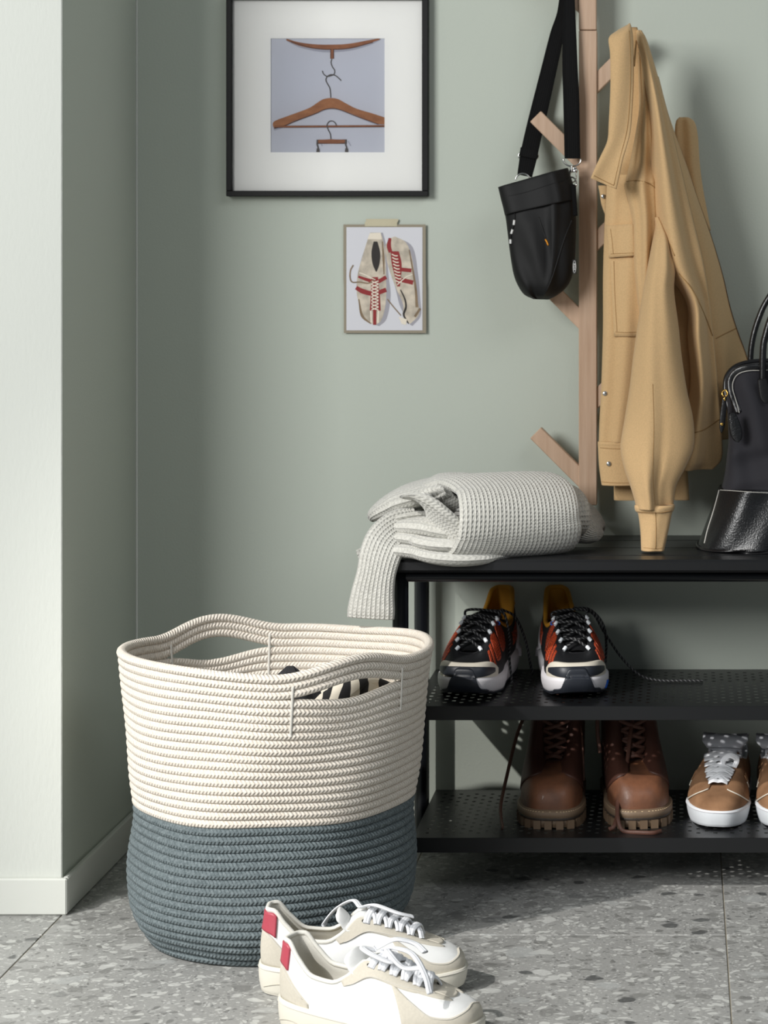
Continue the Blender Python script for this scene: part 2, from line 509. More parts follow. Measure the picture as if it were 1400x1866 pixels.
tag(mesh_obj('wall_back', box(-0.93, 2.6, YW, YW+0.1, 0, 2.6)[0], box(-0.93, 2.6, YW, YW+0.1, 0, 2.6)[1], M['wall'], smooth=False), kind='structure')
bx = box(-2.6, XS, YP, YW+0.1, 0, 2.6, 0.0015)
wl = mesh_obj('wall_left', bx[0], bx[1], [M['pillar'], M['wall']], smooth=False)
for pgn in wl.data.polygons:
    if pgn.normal.x > 0.9: pgn.material_index = 1; tag(wl, kind='structure')
BT = 0.0095; BH = 0.0548
def bboard(name, b):
    v, f, u = box(*b, 0.0022)
    tag(mesh_obj(name, v, f, M['base'], smooth=False), kind='structure')
bboard('baseboard_front', (-2.6, XS+BT, YP-BT, YP-0.0002, 0.0005, BH))
bboard('baseboard_left', (XS+0.0002, XS+BT, YP-0.0002, YW-BT, 0.0005, BH))
bboard('baseboard_back', (XS+0.0002, 2.6, YW-BT, YW-0.0002, 0.0005, BH))
# thin caulked corner bead between the niche wall and the pillar
tag(mesh_obj('trim_1', *cyl((XS+0.0012, YW-0.0012, BH), (XS+0.0012, YW-0.0012, 2.6), 0.0016, 8)[:2], M['base']), kind='structure')

# ================================================================ shoe bench
BX0, BX1 = (705-VX)*3.45/F, 0.345
BY0, BY1 = 3.45, 3.783
ZT = 0.514
bench = thing('shoe_bench', 'black steel shoe bench with slatted seat and two perforated shelves', 'bench', ((BX0+BX1)/2, (BY0+BY1)/2, 0))
b = MB()
yb = [BY0, 3.506, 3.606, 3.706, BY1]
for k in range(4):
    v, f, u = box(BX0, BX1, yb[k]+(0.0 if k == 0 else 0.0012), yb[k+1]-(0.0 if k == 3 else 0.0012), ZT-(0.02 if k in (0, 3) else 0.014), ZT, 0.0022 if k else 0.004)
    mesh_obj('slat', v, f, M['blackmetal'], bench, u, smooth=False)
b = MB(); b.add(box(BX0+0.006, BX1-0.006, BY0+0.01, BY1-0.006, ZT-0.0175, ZT-0.0143)); b.build('seat_pan', M['blackmetal'], bench, smooth=False)
LX = (730-VX)*3.475/F
LXr = 2*((BX0+BX1)/2)-LX
YF, YR = 3.475, 3.758
RL = 0.0125
for x in (LX, LXr):
    for y in (YF, YR):
        l = mesh_obj('leg', *cyl((x, y, 0.006), (x, y, ZT-0.019), RL, 24)[:2], M['blackpipe'], bench)
        ft = cyl((x, y, 0.0), (x, y, 0.010), RL+0.0015, 20, 0.002); mesh_obj('foot_cap', ft[0], ft[1], M['blackmetal'], l)
for y in (YF, YR):
    c = cyl((LX, y, ZT-0.0285), (LXr, y, ZT-0.0285), 0.0085, 16); mesh_obj('rail', c[0], c[1], M['blackpipe'], bench)
for x in (LX, LXr):
    for z in (ZT-0.0285,):
        c = cyl((x, YF, z), (x, YR, z), 0.0085, 16); mesh_obj('side_rail', c[0], c[1], M['blackpipe'], bench)
    s = -1 if x == LX else 1
    c = cyl((x+s*0.0115, YF, ZT-0.031), (x+s*0.0155, YF, ZT-0.031), 0.0045, 12, 0.0015); mesh_obj('bolt', c[0], c[1], M['blackmetal'], bench)

def perforated(x0, x1, y0, y1, z, lip, parent):
    """sheet steel with staggered punched holes and folded-down edges"""
    mb = MB(); p = 0.0131; r = 0.0036
    mx, my = 0.014, 0.022
    nx = int((x1-x0-2*mx)/p)//2*2+1; ny = int((y1-y0-2*my)/p)//2*2+1
    gx0 = (x0+x1)/2-nx*p/2; gy0 = (y0+y1)/2-ny*p/2
    V = []; Fc = []
    vid = {}
    def gv(i, j):     # half-grid vertices
        if (i, j) not in vid:
            vid[(i, j)] = len(V); V.append((gx0+i*p/2, gy0+j*p/2, z))
        return vid[(i, j)]
    for a in range(nx):
        for c in range(ny):
            ring = [gv(2*a, 2*c), gv(2*a+1, 2*c), gv(2*a+2, 2*c), gv(2*a+2, 2*c+1), gv(2*a+2, 2*c+2), gv(2*a+1, 2*c+2), gv(2*a, 2*c+2), gv(2*a, 2*c+1)]
            if (a+c) % 2 == 0:
                cx, cy = gx0+(a+.5)*p, gy0+(c+.5)*p
                k = len(V)
                for q in range(8):
                    th = PI*1.25+q*PI/4
                    V.append((cx+r*math.cos(th), cy+r*math.sin(th), z))
                for q in range(8): Fc.append((ring[q], ring[(q+1) % 8], k+(q+1) % 8, k+q))
            else: Fc.append(tuple(ring))
    X0, X1, Y0, Y1 = gx0, gx0+nx*p, gy0, gy0+ny*p
    mb.add((V, Fc, [(v[0], v[1]) for v in V]))
    for (a0, a1, b0, b1) in ((x0, x1, y0, Y0), (x0, x1, Y1, y1), (x0, X0, Y0, Y1), (X1, x1, Y0, Y1)):
        mb.add(([(a0, b0, z), (a1, b0, z), (a1, b1, z), (a0, b1, z)], [(0, 1, 2, 3)], [(0, 0)]*4))
    t = 0.0015
    mb.add(box(x0, x1, y0, y0+t, z-lip, z+0.0002, 0.0004)); mb.add(box(x0, x1, y1-t, y1, z-lip, z+0.0002, 0.0004))
    mb.add(box(x0, x0+t, y0+t, y1-t, z-lip, z+0.0002)); mb.add(box(x1-t, x1, y0+t, y1-t, z-lip, z+0.0002))
    mb.add(box(x0+t, x1-t, y0+t, y0+0.014, z-lip, z-lip+0.001)); 
    return mb.build('shelf', M['blackmetal'], parent, smooth=False)
ZM, ZB = 0.2895, 0.0875
sx0 = (752-VX)*3.45/F
perforated(sx0, -sx0+(BX0+BX1), BY0, 3.775, ZM, 0.0215, bench)
perforated(sx0, -sx0+(BX0+BX1), BY0, 3.775, ZB, 0.0225, bench)

# ================================================================ rope basket
BCX, BCY = -0.594, 3.262
basket = thing('rope_basket', 'tall coiled rope basket, cream above and blue-grey below, with two handles', 'basket', (BCX, BCY, 0))
NR = 36; RH = 0.0116
thF, thB = math.radians(-52), math.radians(128)
def hwin(th, c, hw):
    d = (th-c+PI) % (2*PI)-PI
    return math.cos(d/hw*PI/2)**2 if abs(d) < hw else 0.0
def brad(zf, th):
    # zf 0 bottom .. 1 rim
    r = 0.1965+0.021*max(0, (zf-0.42))/0.58
    if zf < 0.14: r -= 0.030*((0.14-zf)/0.14)**2.0
    r += 0.0055*math.exp(-((zf-0.24)/0.12)**2)
    r -= 0.004*math.exp(-((zf-0.45)/0.10)**2)
    r += 0.0035*math.sin(3*th+5*zf)*(0.4+0.6*zf)+0.0018*math.sin(7*th-9*zf)
    sq = 0.022*zf**3
    r *= 1+sq*math.cos(4*(th-math.radians(8)))-0.012*zf
    return r
def ring_pts(k, n=220, rad=None):
    pts = []
    zf = k/(NR-1)
    for i in range(n):
        th = 2*PI*i/n
        r = brad(zf, th)
        z = 0.0075+k*RH*0.985
        z += 0.003*math.sin(2*th+1.0)*zf+0.0014*math.sin(5*th+k*0.15)
        if k >= NR-3:
            for c in (thF, thB):
                hh = hwin(th, c, math.radians(31)); z += (0.017 if c == thF else 0.023)*hh
                r += 0.004*hh
        elif k >= NR-9:
            for c in (thF, thB):
                hh = hwin(th, c, math.radians(25)); z -= (0.008 if c == thF else 0.011)*hh*(k-(NR-10))/6
        pts.append((BCX-0.004+0.014*zf+r*math.cos(th), BCY+r*math.sin(th), z))
    return pts
for k in range(NR):
    pts = ring_pts(k)
    gap = 0.94 if k != NR-1 else 1.02
    ra = 0.0066*gap*(1.08 if k == NR-1 else 1.0); rb = RH*0.54
    v, f, u = sweep(pts, ra, rb, (0, 0, 1), 12, 2.2, closed=True, uvs=(1.0, 185.0))
    mesh_obj('rope_coil', v, f, M['rope_cream'] if k >= 17 else M['rope_grey'], basket, u)
# base spiral
mb = MB()
for q in range(14):
    rr = 0.172-q*0.0118
    pts = [(BCX+rr*math.cos(2*PI*i/80), BCY+rr*math.sin(2*PI*i/80), 0.0072) for i in range(80)]
    mb.add(sweep(pts, 0.0064, 0.0064, (0, 0, 1), 8, 2.0, closed=True, uvs=(1, 150)))
mb.build('base', M['rope_grey'], basket)
# stitched seams beside the handles
rings = {k: ring_pts(k, 720) for k in range(NR-9, NR)}
for c in (thF, thB):
    for s in (-1, 1):
        th = c+s*math.radians(23.5)
        ii = int(round((th % (2*PI))/(2*PI)*720)) % 720
        for side in (1, -1):
            pp = []
            for k in range(NR-8 if s < 0 else NR-7, NR):
                p = rings[k][ii]; d = Vector((math.cos(th), math.sin(th), 0))*side
                if k < NR-1: pp.append(Vector(p)+d*0.0058)
            mesh_obj('stitched_seam', *sweep(spline(pp, 20), 0.0020, 0.0012, tuple(d), 8)[:2], M['thread'], basket)

# soft things inside the basket
sc_m, nt_, b_ = newmat('black_and_cream_patterned_knit')
b_.inputs['Roughness'].default_value = 0.95
tc_ = N(nt_, 'ShaderNodeTexCoord'); wv_ = N(nt_, 'ShaderNodeTexWave', i_Scale=13.0, i_Distortion=5.0); wv_.inputs['Detail'].default_value = 2
nt_.links.new(tc_.outputs['Object'], wv_.inputs['Vector'])
st_ = mth(nt_, 'MULTIPLY', mth(nt_, 'SUBTRACT', wv_.outputs['Fac'], 0.45), 12, True)
nt_.links.new(mixc(nt_, st_, srgb(30, 29, 30), srgb(222, 214, 198)), b_.inputs['Base Color'])
scarf = thing('patterned_scarf', 'black and cream patterned scarf bundled inside the rope basket', 'scarf', (-0.47, 3.18, 0.2))
mb = MB()
for (x, y, z, dx, dy, dz, r) in ((-0.475, 3.15, 0.335, 0.04, 0.03, 0.012, 0.018), (-0.455, 3.165, 0.35, 0.04, 0.05, 0.006, 0.017), (-0.442, 3.20, 0.342, 0.03, 0.06, -0.01, 0.018),
                               (-0.45, 3.23, 0.325, 0.03, -0.02, 0.0, 0.022), (-0.47, 3.22, 0.30, 0.03, 0.06, 0.0, 0.034), (-0.49, 3.29, 0.28, 0.05, -0.05, 0.0, 0.04)):
    z += 0.022
    pts = spline([(x-dx, y-dy, z-dz-0.02), (x-dx*.4, y-dy*.4, z-dz*.3), (x+dx*.4, y+dy*.4, z+dz*.4), (x+dx, y+dy, z+dz-0.02)], 18)
    mb.add(sweep(pts, [r*(0.75+0.35*math.sin(i*0.35)) for i in range(18)], None, (0, 0, 1), 14))
for a in range(3):
    pts = spline([(-0.495, 3.255, 0.06+0.07*a), (-0.495, 3.29, 0.07+0.075*a), (-0.52, 3.33, 0.06+0.07*a)], 16)
    mb.add(sweep(pts, [0.05+0.012*math.sin(i) for i in range(16)], None, (0, 0, 1), 14))
mb.build('folded_cloth', sc_m, scarf)
hat = thing('dark_knit_hat', 'dark wool hat lying inside the rope basket beside the patterned scarf', 'hat', (-0.56, 3.2, 0.2))
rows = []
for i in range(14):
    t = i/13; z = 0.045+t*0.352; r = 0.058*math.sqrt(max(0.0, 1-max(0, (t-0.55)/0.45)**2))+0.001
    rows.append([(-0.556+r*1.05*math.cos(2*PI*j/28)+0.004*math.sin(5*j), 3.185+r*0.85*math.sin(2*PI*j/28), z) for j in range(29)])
v, f, u = grid(rows, cap0=True, cap1=True); mesh_obj('hat_body', v, f, M['hat_wool'], hat, u)
# ================================================================ framed picture
def flat_poly(mb, pts, Y, mi):
    """filled convex-ish polygon drawn on the wall plane (flat print)"""
    V = [tuple(P(x, y, Y)) for x, y in pts]
    mb.add((V, [tuple(range(len(V)))], [(0, 0)]*len(V)), mi)
def stroke(mb, pts, wd, Y, mi, ns=24, wd2=None):
    q = spline(pts, ns) if len(pts) > 2 else np.array(pts, dtype=float)
    n = len(q); A = []; B = []
    for i in range(n):
        d = q[min(i+1, n-1)]-q[max(i-1, 0)]; L = math.hypot(*d) or 1
        ww = (wd+(wd2-wd)*i/(n-1)) if wd2 is not None else wd
        if isinstance(wd, list): ww = np.interp(i/(n-1), np.linspace(0, 1, len(wd)), wd)
        nx, ny = -d[1]/L*ww/2, d[0]/L*ww/2
        A.append(tuple(P(q[i][0]+nx, q[i][1]+ny, Y))); B.append(tuple(P(q[i][0]-nx, q[i][1]-ny, Y)))
    V = A+B; Fc = [(i, i+1, n+i+1, n+i) for i in range(n-1)]
    mb.add((V, Fc, [(0, 0)]*len(V)), mi)

YFm = 3.778
pic = thing('framed_picture', 'black framed photograph of wooden clothes hangers in a wide white mat', 'picture', tuple(P(596, 175, YW-0.001)))
def fpx(x0, x1, y0, y1, Ya, Yb, bev, name, mat, parent):
    a = P(x0, y1, Ya); c = P(x1, y0, Ya)
    v, f, u = box(a.x, c.x, Ya, Yb, a.z, c.z, bev); return mesh_obj(name, v, f, mat, parent, u, smooth=False)
fpx(412, 780, 347.5, 357.5, YFm, YW-0.001, 0.0008, 'frame_rail', M['frame'], pic)
fpx(412, 780, -11, -1, YFm, YW-0.001, 0.0008, 'frame_rail', M['frame'], pic)
fpx(412, 422, -1, 347.5, YFm, YW-0.001, 0.0008, 'frame_stile', M['frame'], pic)
fpx(769, 780, -1, 347.5, YFm, YW-0.001, 0.0008, 'frame_stile', M['frame'], pic)
YM = 3.788
mb = MB()
for (x0, x1, y0, y1) in ((421, 493.5, -2, 349), (701, 770.5, -2, 349), (493.5, 701, -2, 70), (493.5, 701, 277.5, 349)):
    a = P(x0, y1, YM); c = P(x1, y0, YM); mb.add(box(a.x, c.x, YM, YM+0.0015, a.z, c.z))
mb.build('mat_board', M['mat'], pic, smooth=False)
glass, ntg, bg = newmat('picture_glass'); bg.inputs['Transmission Weight'].default_value = 1.0; bg.inputs['Roughness'].default_value = 0.0; bg.inputs['IOR'].default_value = 1.45
ntg.nodes.remove(bg)
tr_ = N(ntg, 'ShaderNodeBsdfTransparent'); gl_ = N(ntg, 'ShaderNodeBsdfGlossy'); gl_.inputs['Roughness'].default_value = 0.02
fr_ = N(ntg, 'ShaderNodeFresnel'); mx_ = N(ntg, 'ShaderNodeMixShader'); ou_ = [n for n in ntg.nodes if n.type == 'OUTPUT_MATERIAL'][0]
ntg.links.new(fr_.outputs[0], mx_.inputs[0]); ntg.links.new(tr_.outputs[0], mx_.inputs[1]); ntg.links.new(gl_.outputs[0], mx_.inputs[2]); ntg.links.new(mx_.outputs[0], ou_.inputs[0])
a = P(421, 349, 3.783); c = P(771, -2, 3.783)
mesh_obj('glass', [(a.x, 3.783, a.z), (c.x, 3.783, a.z), (c.x, 3.783, c.z), (a.x, 3.783, c.z)], [(0, 1, 2, 3)], glass, pic, smooth=False)
PM = [plain('print_lilac_grey', srgb(186, 189, 200), 0.7, var=0.06, vscale=5), wood('print_hanger_wood', srgb(146, 92, 58), srgb(108, 62, 38), 0.7, 6, (6, 6, 14)),
      plain('print_hook_grey', srgb(70, 66, 64), 0.7), plain('print_soft_shade', srgb(150, 152, 165), 0.7), plain('print_dark_wood', srgb(78, 44, 28), 0.7), wood('print_light_wood', srgb(160, 106, 66), srgb(126, 78, 46), 0.7, 6, (6, 6, 14))]
mb = MB(); Y0 = YM+0.0016
flat_poly(mb, [(493, 278), (701.5, 278), (701.5, 69.5), (493, 69.5)], Y0, 0)
q = 0.00012
stroke(mb, [(524, 74), (548, 83), (580, 89), (605, 90), (640, 87), (672, 79), (694, 71)], [3, 8, 10, 11, 10, 8, 3], Y0-2*q, 3, 30)
stroke(mb, [(522, 72), (545, 80), (575, 85), (605, 86), (635, 84), (668, 77), (692, 71)], [3, 6, 8.5, 9.5, 8.5, 6, 3], Y0-3*q, 1, 30)
stroke(mb, [(530, 76), (570, 87.5), (605, 90), (640, 87.5), (680, 77)], 1.6, Y0-4*q, 4, 30)
flat_poly(mb, [(602, 107), (609, 107), (609, 90), (602, 90)], Y0-4*q, 4); flat_poly(mb, [(603.5, 107), (607.5, 107), (607.5, 90), (603.5, 90)], Y0-5*q, 1)
stroke(mb, [(605, 107), (603.5, 114), (606, 122), (610, 128), (609, 135), (603, 138), (596, 139), (590, 135), (587.5, 129)], 2.0, Y0-4*q, 2, 40)
stroke(mb, [(603, 178), (602.5, 170), (601, 160), (596, 151), (594, 145), (597, 139), (604, 136), (612, 138), (618, 143), (622, 147)], 2.0, Y0-5*q, 2, 40)
def hanger(mi, off, grow):
    top = spline([(497, 228+off), (500, 221+off), (520, 213), (545, 204), (565, 196), (580, 186), (590, 180.5), (603, 178.5), (616, 180.5), (630, 188), (650, 198), (680, 207), (701.4, 214)], 44)
    bot = spline([(500, 234+off), (514, 231), (535, 221), (560, 212), (580, 204), (592, 199), (604, 197), (618, 199), (635, 205), (655, 213), (675, 221), (690, 226), (701.4, 227)], 44)
    V = [tuple(P(x, y+off-grow, Y0-(6-3*off)*q)) for x, y in top]+[tuple(P(x, y+off+grow, Y0-(6-3*off)*q)) for x, y in bot]
    n = 44; mb.add((V, [(i, i+1, n+i+1, n+i) for i in range(n-1)], [(0, 0)]*len(V)), mi)
hanger(3, 1.6, 1.0); hanger(5, 0, 0)
stroke(mb, [(500, 234), (520, 228.5), (548, 217), (575, 207), (590, 200), (604, 197.5), (620, 200), (650, 212), (690, 226.5)], 1.4, Y0-7*q, 4, 40)
flat_poly(mb, [(500, 233), (701.4, 231.8), (701.4, 227.8), (500, 229)], Y0-7*q, 4); flat_poly(mb, [(500, 232), (701.4, 230.4), (701.4, 228.2), (500, 229.5)], Y0-8*q, 1)
stroke(mb, [(603, 253), (602, 244), (598, 236), (596, 228), (600, 221.5), (606, 220.5), (611, 224), (613, 228.5)], 1.8, Y0-9*q, 2, 36)
flat_poly(mb, [(577, 262), (632, 262), (632, 254), (577, 254.5)], Y0-8*q, 4); flat_poly(mb, [(580, 260), (604, 262), (629, 260), (629, 255), (604, 253.5), (580, 255)], Y0-9*q, 1)
for x in (578.5, 630.5):
    stroke(mb, [(x, 255), (x-0.5, 263), (x+1.5, 270), (x, 277)], 2.6, Y0-9*q, 2, 12); flat_poly(mb, [(x-2, 277), (x+4, 277), (x+4, 271), (x-1, 270)], Y0-10*q, 2)
    stroke(mb, [(x+4, 257), (x+9, 266)], 2, Y0-2*q, 3, 2)
mb.build('printed_photo', PM, pic, smooth=False)

# ================================================================ taped postcard
YC = YW-0.004
card = thing('taped_postcard', 'small photo print of white and red sports shoes taped below the picture', 'photo print', tuple(P(701, 508, YC)))
CM = [plain('print_kraft_grey', srgb(150, 141, 124), 0.85), plain('print_pale_ground', srgb(214, 214, 220), 0.7), plain('print_old_canvas', srgb(214, 202, 184), 0.7, var=0.4, vscale=60),
      plain('print_red_stripe', srgb(142, 38, 40), 0.7), plain('print_dark_inside', srgb(40, 34, 32), 0.7), plain('print_lace', srgb(232, 222, 205), 0.7), plain('print_scuff', srgb(140, 118, 92), 0.7, var=0.3, vscale=80), plain('print_soft_shadow', srgb(160, 158, 166), 0.7)]
# card sheet (slightly lifted and curled at the right edge)
rows = []
for i in range(13):
    v_ = i/12; row = []
    for j in range(13):
        u_ = j/12
        x = 626+150*u_+(1 if v_ > .5 else 0)*0.8; y = 409+198*v_
        row.append(P(x, y, YC-0.0022*u_**3-0.0015*v_**2))
    rows.append(row)
v, f, u = grid(rows); mesh_obj('card_mount', v, f, CM[0], card, u)
def cardY(x, y):
    u_ = (x-626)/150; v_ = (y-409)/198
    return YC-0.0022*max(0, u_)**3-0.0015*max(0, v_)**2
mb = MB(); rows = []
for i in range(11):
    rows.append([P(631.5+138.5*j/10, 414+188*i/10, cardY(631.5+138.5*j/10, 414+188*i/10)-0.0004) for j in range(11)])
mb.add(grid(rows), 1)
def cshape(L, Rr, k, mi, n=30):
    """shape between a left and a right edge curve, laid on the curved card"""
    l = spline(L, n); r = spline(Rr, n); V = []; Fc = []
    for i in range(n):
        for t in (0, .34, .67, 1):
            x, y = l[i]*(1-t)+r[i]*t; V.append(tuple(P(x, y, cardY(x, y)-0.0006-k*0.00015)))
    for i in range(n-1):
        for t in range(3): a = i*4+t; Fc.append((a, a+1, a+5, a+4))
    mb.add((V, Fc, [(0, 0)]*len(V)), mi)
def cstroke(pts, wd, k, mi, n=20):
    q_ = spline(pts, n) if len(pts) > 2 else spline([pts[0], ((pts[0][0]+pts[1][0])/2, (pts[0][1]+pts[1][1])/2), pts[1]], n)
    A = []; B = []
    for i in range(n):
        d = q_[min(i+1, n-1)]-q_[max(i-1, 0)]; L = math.hypot(*d) or 1
        ww = np.interp(i/(n-1), np.linspace(0, 1, len(wd)), wd) if isinstance(wd, list) else wd
        nx, ny = -d[1]/L*ww/2, d[0]/L*ww/2; yy = cardY(*q_[i])-0.0006-k*0.00015
        A.append(tuple(P(q_[i][0]+nx, q_[i][1]+ny, yy))); B.append(tuple(P(q_[i][0]-nx, q_[i][1]-ny, yy)))
    mb.add((A+B, [(i, i+1, n+i+1, n+i) for i in range(n-1)], [(0, 0)]*2*n), mi)
cshape([(676, 424), (666, 450), (655, 490), (654, 545), (672, 585), (690, 594)], [(698, 424), (704, 450), (708, 500), (712, 540), (705, 580), (692, 594)], 0, 7)
cshape([(708, 434), (704, 455), (712, 490), (722, 530), (730, 560), (748, 592)], [(722, 432), (752, 450), (762, 500), (766, 545), (767, 575), (752, 594)], 0, 7)
# left shoe: sole up top, toe at the bottom
cshape([(675, 424), (670, 437), (660, 470), (652, 500), (650, 530), (656, 560), (668, 585), (684, 592)], [(694, 424), (700, 445), (703, 480), (704, 510), (704, 540), (701, 565), (694, 585), (685, 592)], 1, 2)
cshape([(674, 425), (670, 436)], [(694, 424), (696, 436)], 2, 5)
cshape([(681, 440), (677, 460), (679, 480), (685, 495)], [(688, 440), (693, 460), (692, 480), (687, 495)], 2, 4)
cstroke([(697, 440), (699, 470), (700, 500)], [2, 4, 2], 2, 6)
cstroke([(653, 504), (670, 510), (686, 514), (704, 505)], [4, 6, 7, 7], 3, 3)
cstroke([(649, 524), (662, 531), (682, 535), (704, 528)], [7, 9, 8, 8], 3, 3)
cstroke([(683, 505), (684, 540), (684, 566)], [12, 17, 20], 3, 3); cstroke([(683, 566), (683, 592)], 6, 3, 3)
cstroke([(676, 566), (677, 588)], 3, 4, 5); cstroke([(690, 566), (689, 588)], 3, 4, 5); cstroke([(654, 545), (660, 575), (676, 590)], [2, 5, 2], 2, 6)
for i in range(9):
    y = 512+i*6; cstroke([(677, y), (683, y+3), (690, y+5)], 1.8, 5, 5, 8); cstroke([(690, y), (684, y+2), (677, y+5)], 1.8, 6, 5, 8)
cstroke([(644, 483), (639, 492), (638, 505), (642, 514), (656, 514), (672, 516), (684, 508)], 2.2, 5, 6, 30)
cstroke([(684, 510), (664, 500), (655, 497)], 1.8, 5, 5)
# right shoe on its side
cshape([(711, 434), (702, 450), (705, 475), (714, 505), (724, 530), (735, 555), (734, 575), (742, 586)], [(720, 431), (741, 443), (752, 475), (756, 510), (759, 540), (764, 560), (763, 575), (748, 590)], 1, 2)
cstroke([(711, 434), (709, 448), (712, 460)], [5, 8, 7], 2, 3); cshape([(712, 458), (714, 480), (720, 505), (724, 522)], [(727, 458), (732, 480), (731, 505), (729, 522)], 3, 3)
cstroke([(731, 491), (750, 493)], 7, 3, 3); cstroke([(731, 510), (753, 515)], 8, 3, 3)
for i in range(9):
    y = 463+i*6; x = 718+i*0.9; cstroke([(x-4, y), (x+2, y+3), (x+7, y+3)], 1.9, 5, 5, 8)
cstroke([(724, 519), (740, 505), (752, 500)], 1.8, 6, 5); cstroke([(730, 528), (738, 545), (740, 560), (736, 574), (745, 590)], [2, 3, 4, 2], 3, 4)
cstroke([(706, 545), (718, 560), (731, 575)], 2, 3, 6); cstroke([(746, 455), (757, 520), (760, 560)], [2, 4, 5], 2, 6); cstroke([(756, 577), (766, 562)], 4, 4, 6)
cshape([(727, 577), (732, 590)], [(742, 582), (740, 592)], 4, 5)
mb.build('printed_photo', CM, card, smooth=False)
tapem = plain('masking_tape', srgb(196, 188, 160), 0.7, nscale=500, ndist=0.0002, col2=srgb(184, 176, 148))
rows = [[P(665+(59 if i else 59)*j/8+(2 if i < 2 else 0), 399+3.4*i, cardY(690, 409)-0.0012+(0.0006 if i < 3 else 0)) for j in range(9)] for i in range(5)]
v, f, u = grid(rows); mesh_obj('tape_strip', v, f, tapem, card, u)

# ================================================================ coat rack
rack = thing('coat_rack', 'tall beech wood wall coat rack with slanted pegs either side', 'coat rack', tuple(P(1072, 921, 3.75)))
YA, YB = 3.735, 3.765
def rbox(x0, x1, y0, y1, name, Ya=YA, Yb=YB, bev=0.0012):
    return fpx(x0, x1, y0, y1, Ya, Yb, bev, name, M['postwood'], rack)
rbox(1055, 1088, 55.6, 921, 'post'); rbox(1055, 1087, -420, 54.2, 'post')
def peg(x0, y0, x1, y1, wdp, Ya=3.740, Yb=3.762):
    a, c = P(x0, y0, Ya), P(x1, y1, Ya); d = (c-a); L = d.length; t = d.normalized(); s = Vector((-t.z, 0, t.x)); hw = wdp*Ya/F/2
    bxx = box(0, L, -(Yb-Ya)/2, (Yb-Ya)/2, -hw, hw, 0.0012)
    mid = (Ya+Yb)/2
    V = [tuple(Vector((a.x, mid, a.z))+t*p[0]+Vector((0, p[1], 0))+s*p[2]) for p in bxx[0]]
    return mesh_obj('peg', V, bxx[1], M['postwood'], rack, [(0, 0)]*len(V), smooth=False)
for y in (302, 590.5, 879, 13.5): peg(976, y-90, 1066, y, 28)
for y in (160, 448, 736, -128): peg(1168, y-90, 1078, y, 28)
for z in (300, 760):
    c = cyl(P(1071, z, YB-0.001), P(1071, z, YB-0.001)+Vector((0, YW-0.0005-YB, 0)), 0.010, 14); mesh_obj('wall_spacer', c[0], c[1], M['postwood'], rack)
def axloft(rows, folds=None, n=48, m=50, e=2.4, capt=True, capb=True, uvs=(1, 1)):
    """rows (xl, yl, xr, yr, Yc, hd): tilted rings"""
    Rr = spline(rows, m); out = []; U = []; L = 0; pm = None
    for i, (xl, yl, xr, yr, Yc, hd) in enumerate(Rr):
        A, B = P(xl, yl, Yc), P(xr, yr, Yc); c_ = (A+B)/2; av = (B-A)/2; s = i/(m-1)
        if pm is not None: L += (c_-pm).length
        pm = c_; row = []; ur = []
        for j in range(n+1):
            th = 2*PI*j/n; c, sn = math.cos(th), math.sin(th)
            u = math.copysign(abs(c)**(2/e), c); y = hd*math.copysign(abs(sn)**(2/e), sn)
            if folds is not None: y -= folds(u, s, th)*(1 if sn < 0 else 0.4)
            row.append(c_+av*u+Vector((0, y, 0))); ur.append((j/n*uvs[0], L*uvs[1]))
        out.append(row); U.append(ur)
    return grid(out, U, cap0=capt, cap1=capb)

def ro(rows, fold, name, mat, parent, **kw):
    v, f, u = rowloft(rows, fold, **kw); return mesh_obj(name, v, f, mat, parent, u)
def ao(rows, fold, name, mat, parent, **kw):
    v, f, u = axloft(rows, fold, **kw); return mesh_obj(name, v, f, mat, parent, u)
def g(x, c, w_): return math.exp(-((x-c)/w_)**2)

# ================================================================ jacket
jk = thing('jacket', 'tan wool jacket hanging by its collar from the coat rack', 'jacket', tuple(P(1150, 60, 3.70)))
T = M['coat']
def f_yoke(u, s, th):
    return 0.016*math.sin(3.6*u+1.2+1.5*s)*min(1, s*4)+0.003*math.sin(9*u-4*s)*s-0.012*g(u, 0.35+0.3*s, 0.18)*g(s, 0.35, 0.4)
yoke = ro([(56, 1158, 1170, 3.655, .012), (75, 1161, 1180, 3.65, .020), (130, 1172, 1197, 3.635, .024), (200, 1181, 1216, 3.625, .027), (300, 1186, 1240, 3.615, .030),
    (400, 1191, 1264, 3.61, .032), (480, 1205, 1283, 3.61, .032), (550, 1250, 1294, 3.625, .030), (616, 1253, 1301, 3.63, .030), (700, 1258, 1309, 3.64, .030),
    (790, 1240, 1316, 3.645, .030), (835, 1225, 1316, 3.645, .028), (855, 1222, 1300, 3.645, .022)], f_yoke, 'back_panel', T, jk, m=110, n=72)
def f_right(u, s, th): return 0.016*math.sin(3.4*u+0.6+1.0*s)+0.003*math.sin(8*u+6*s)
right = ro([(140, 1186, 1201, 3.715, .012), (215, 1195, 1221, 3.715, .02), (300, 1205, 1252, 3.72, .024), (360, 1205, 1272, 3.72, .026), (430, 1205, 1297, 3.72, .028), (500, 1205, 1318, 3.72, .028),
    (560, 1205, 1332, 3.72, .028), (605, 1205, 1346, 3.72, .028), (650, 1210, 1362, 3.72, .03), (700, 1210, 1372, 3.72, .03), (770, 1215, 1372, 3.72, .028), (800, 1225, 1350, 3.72, .022)], f_right, 'rear_sleeve', T, jk, m=90, n=64)
ro([(214, 1238, 1256, 3.745, .006), (222, 1232, 1266, 3.745, .012), (245, 1230, 1272, 3.745, .014), (300, 1232, 1276, 3.745, .014), (345, 1240, 1282, 3.745, .012), (420, 1240, 1296, 3.745, .01)], lambda u, s, t: .003*math.sin(5*u), 'far_shoulder', T, jk, m=40)
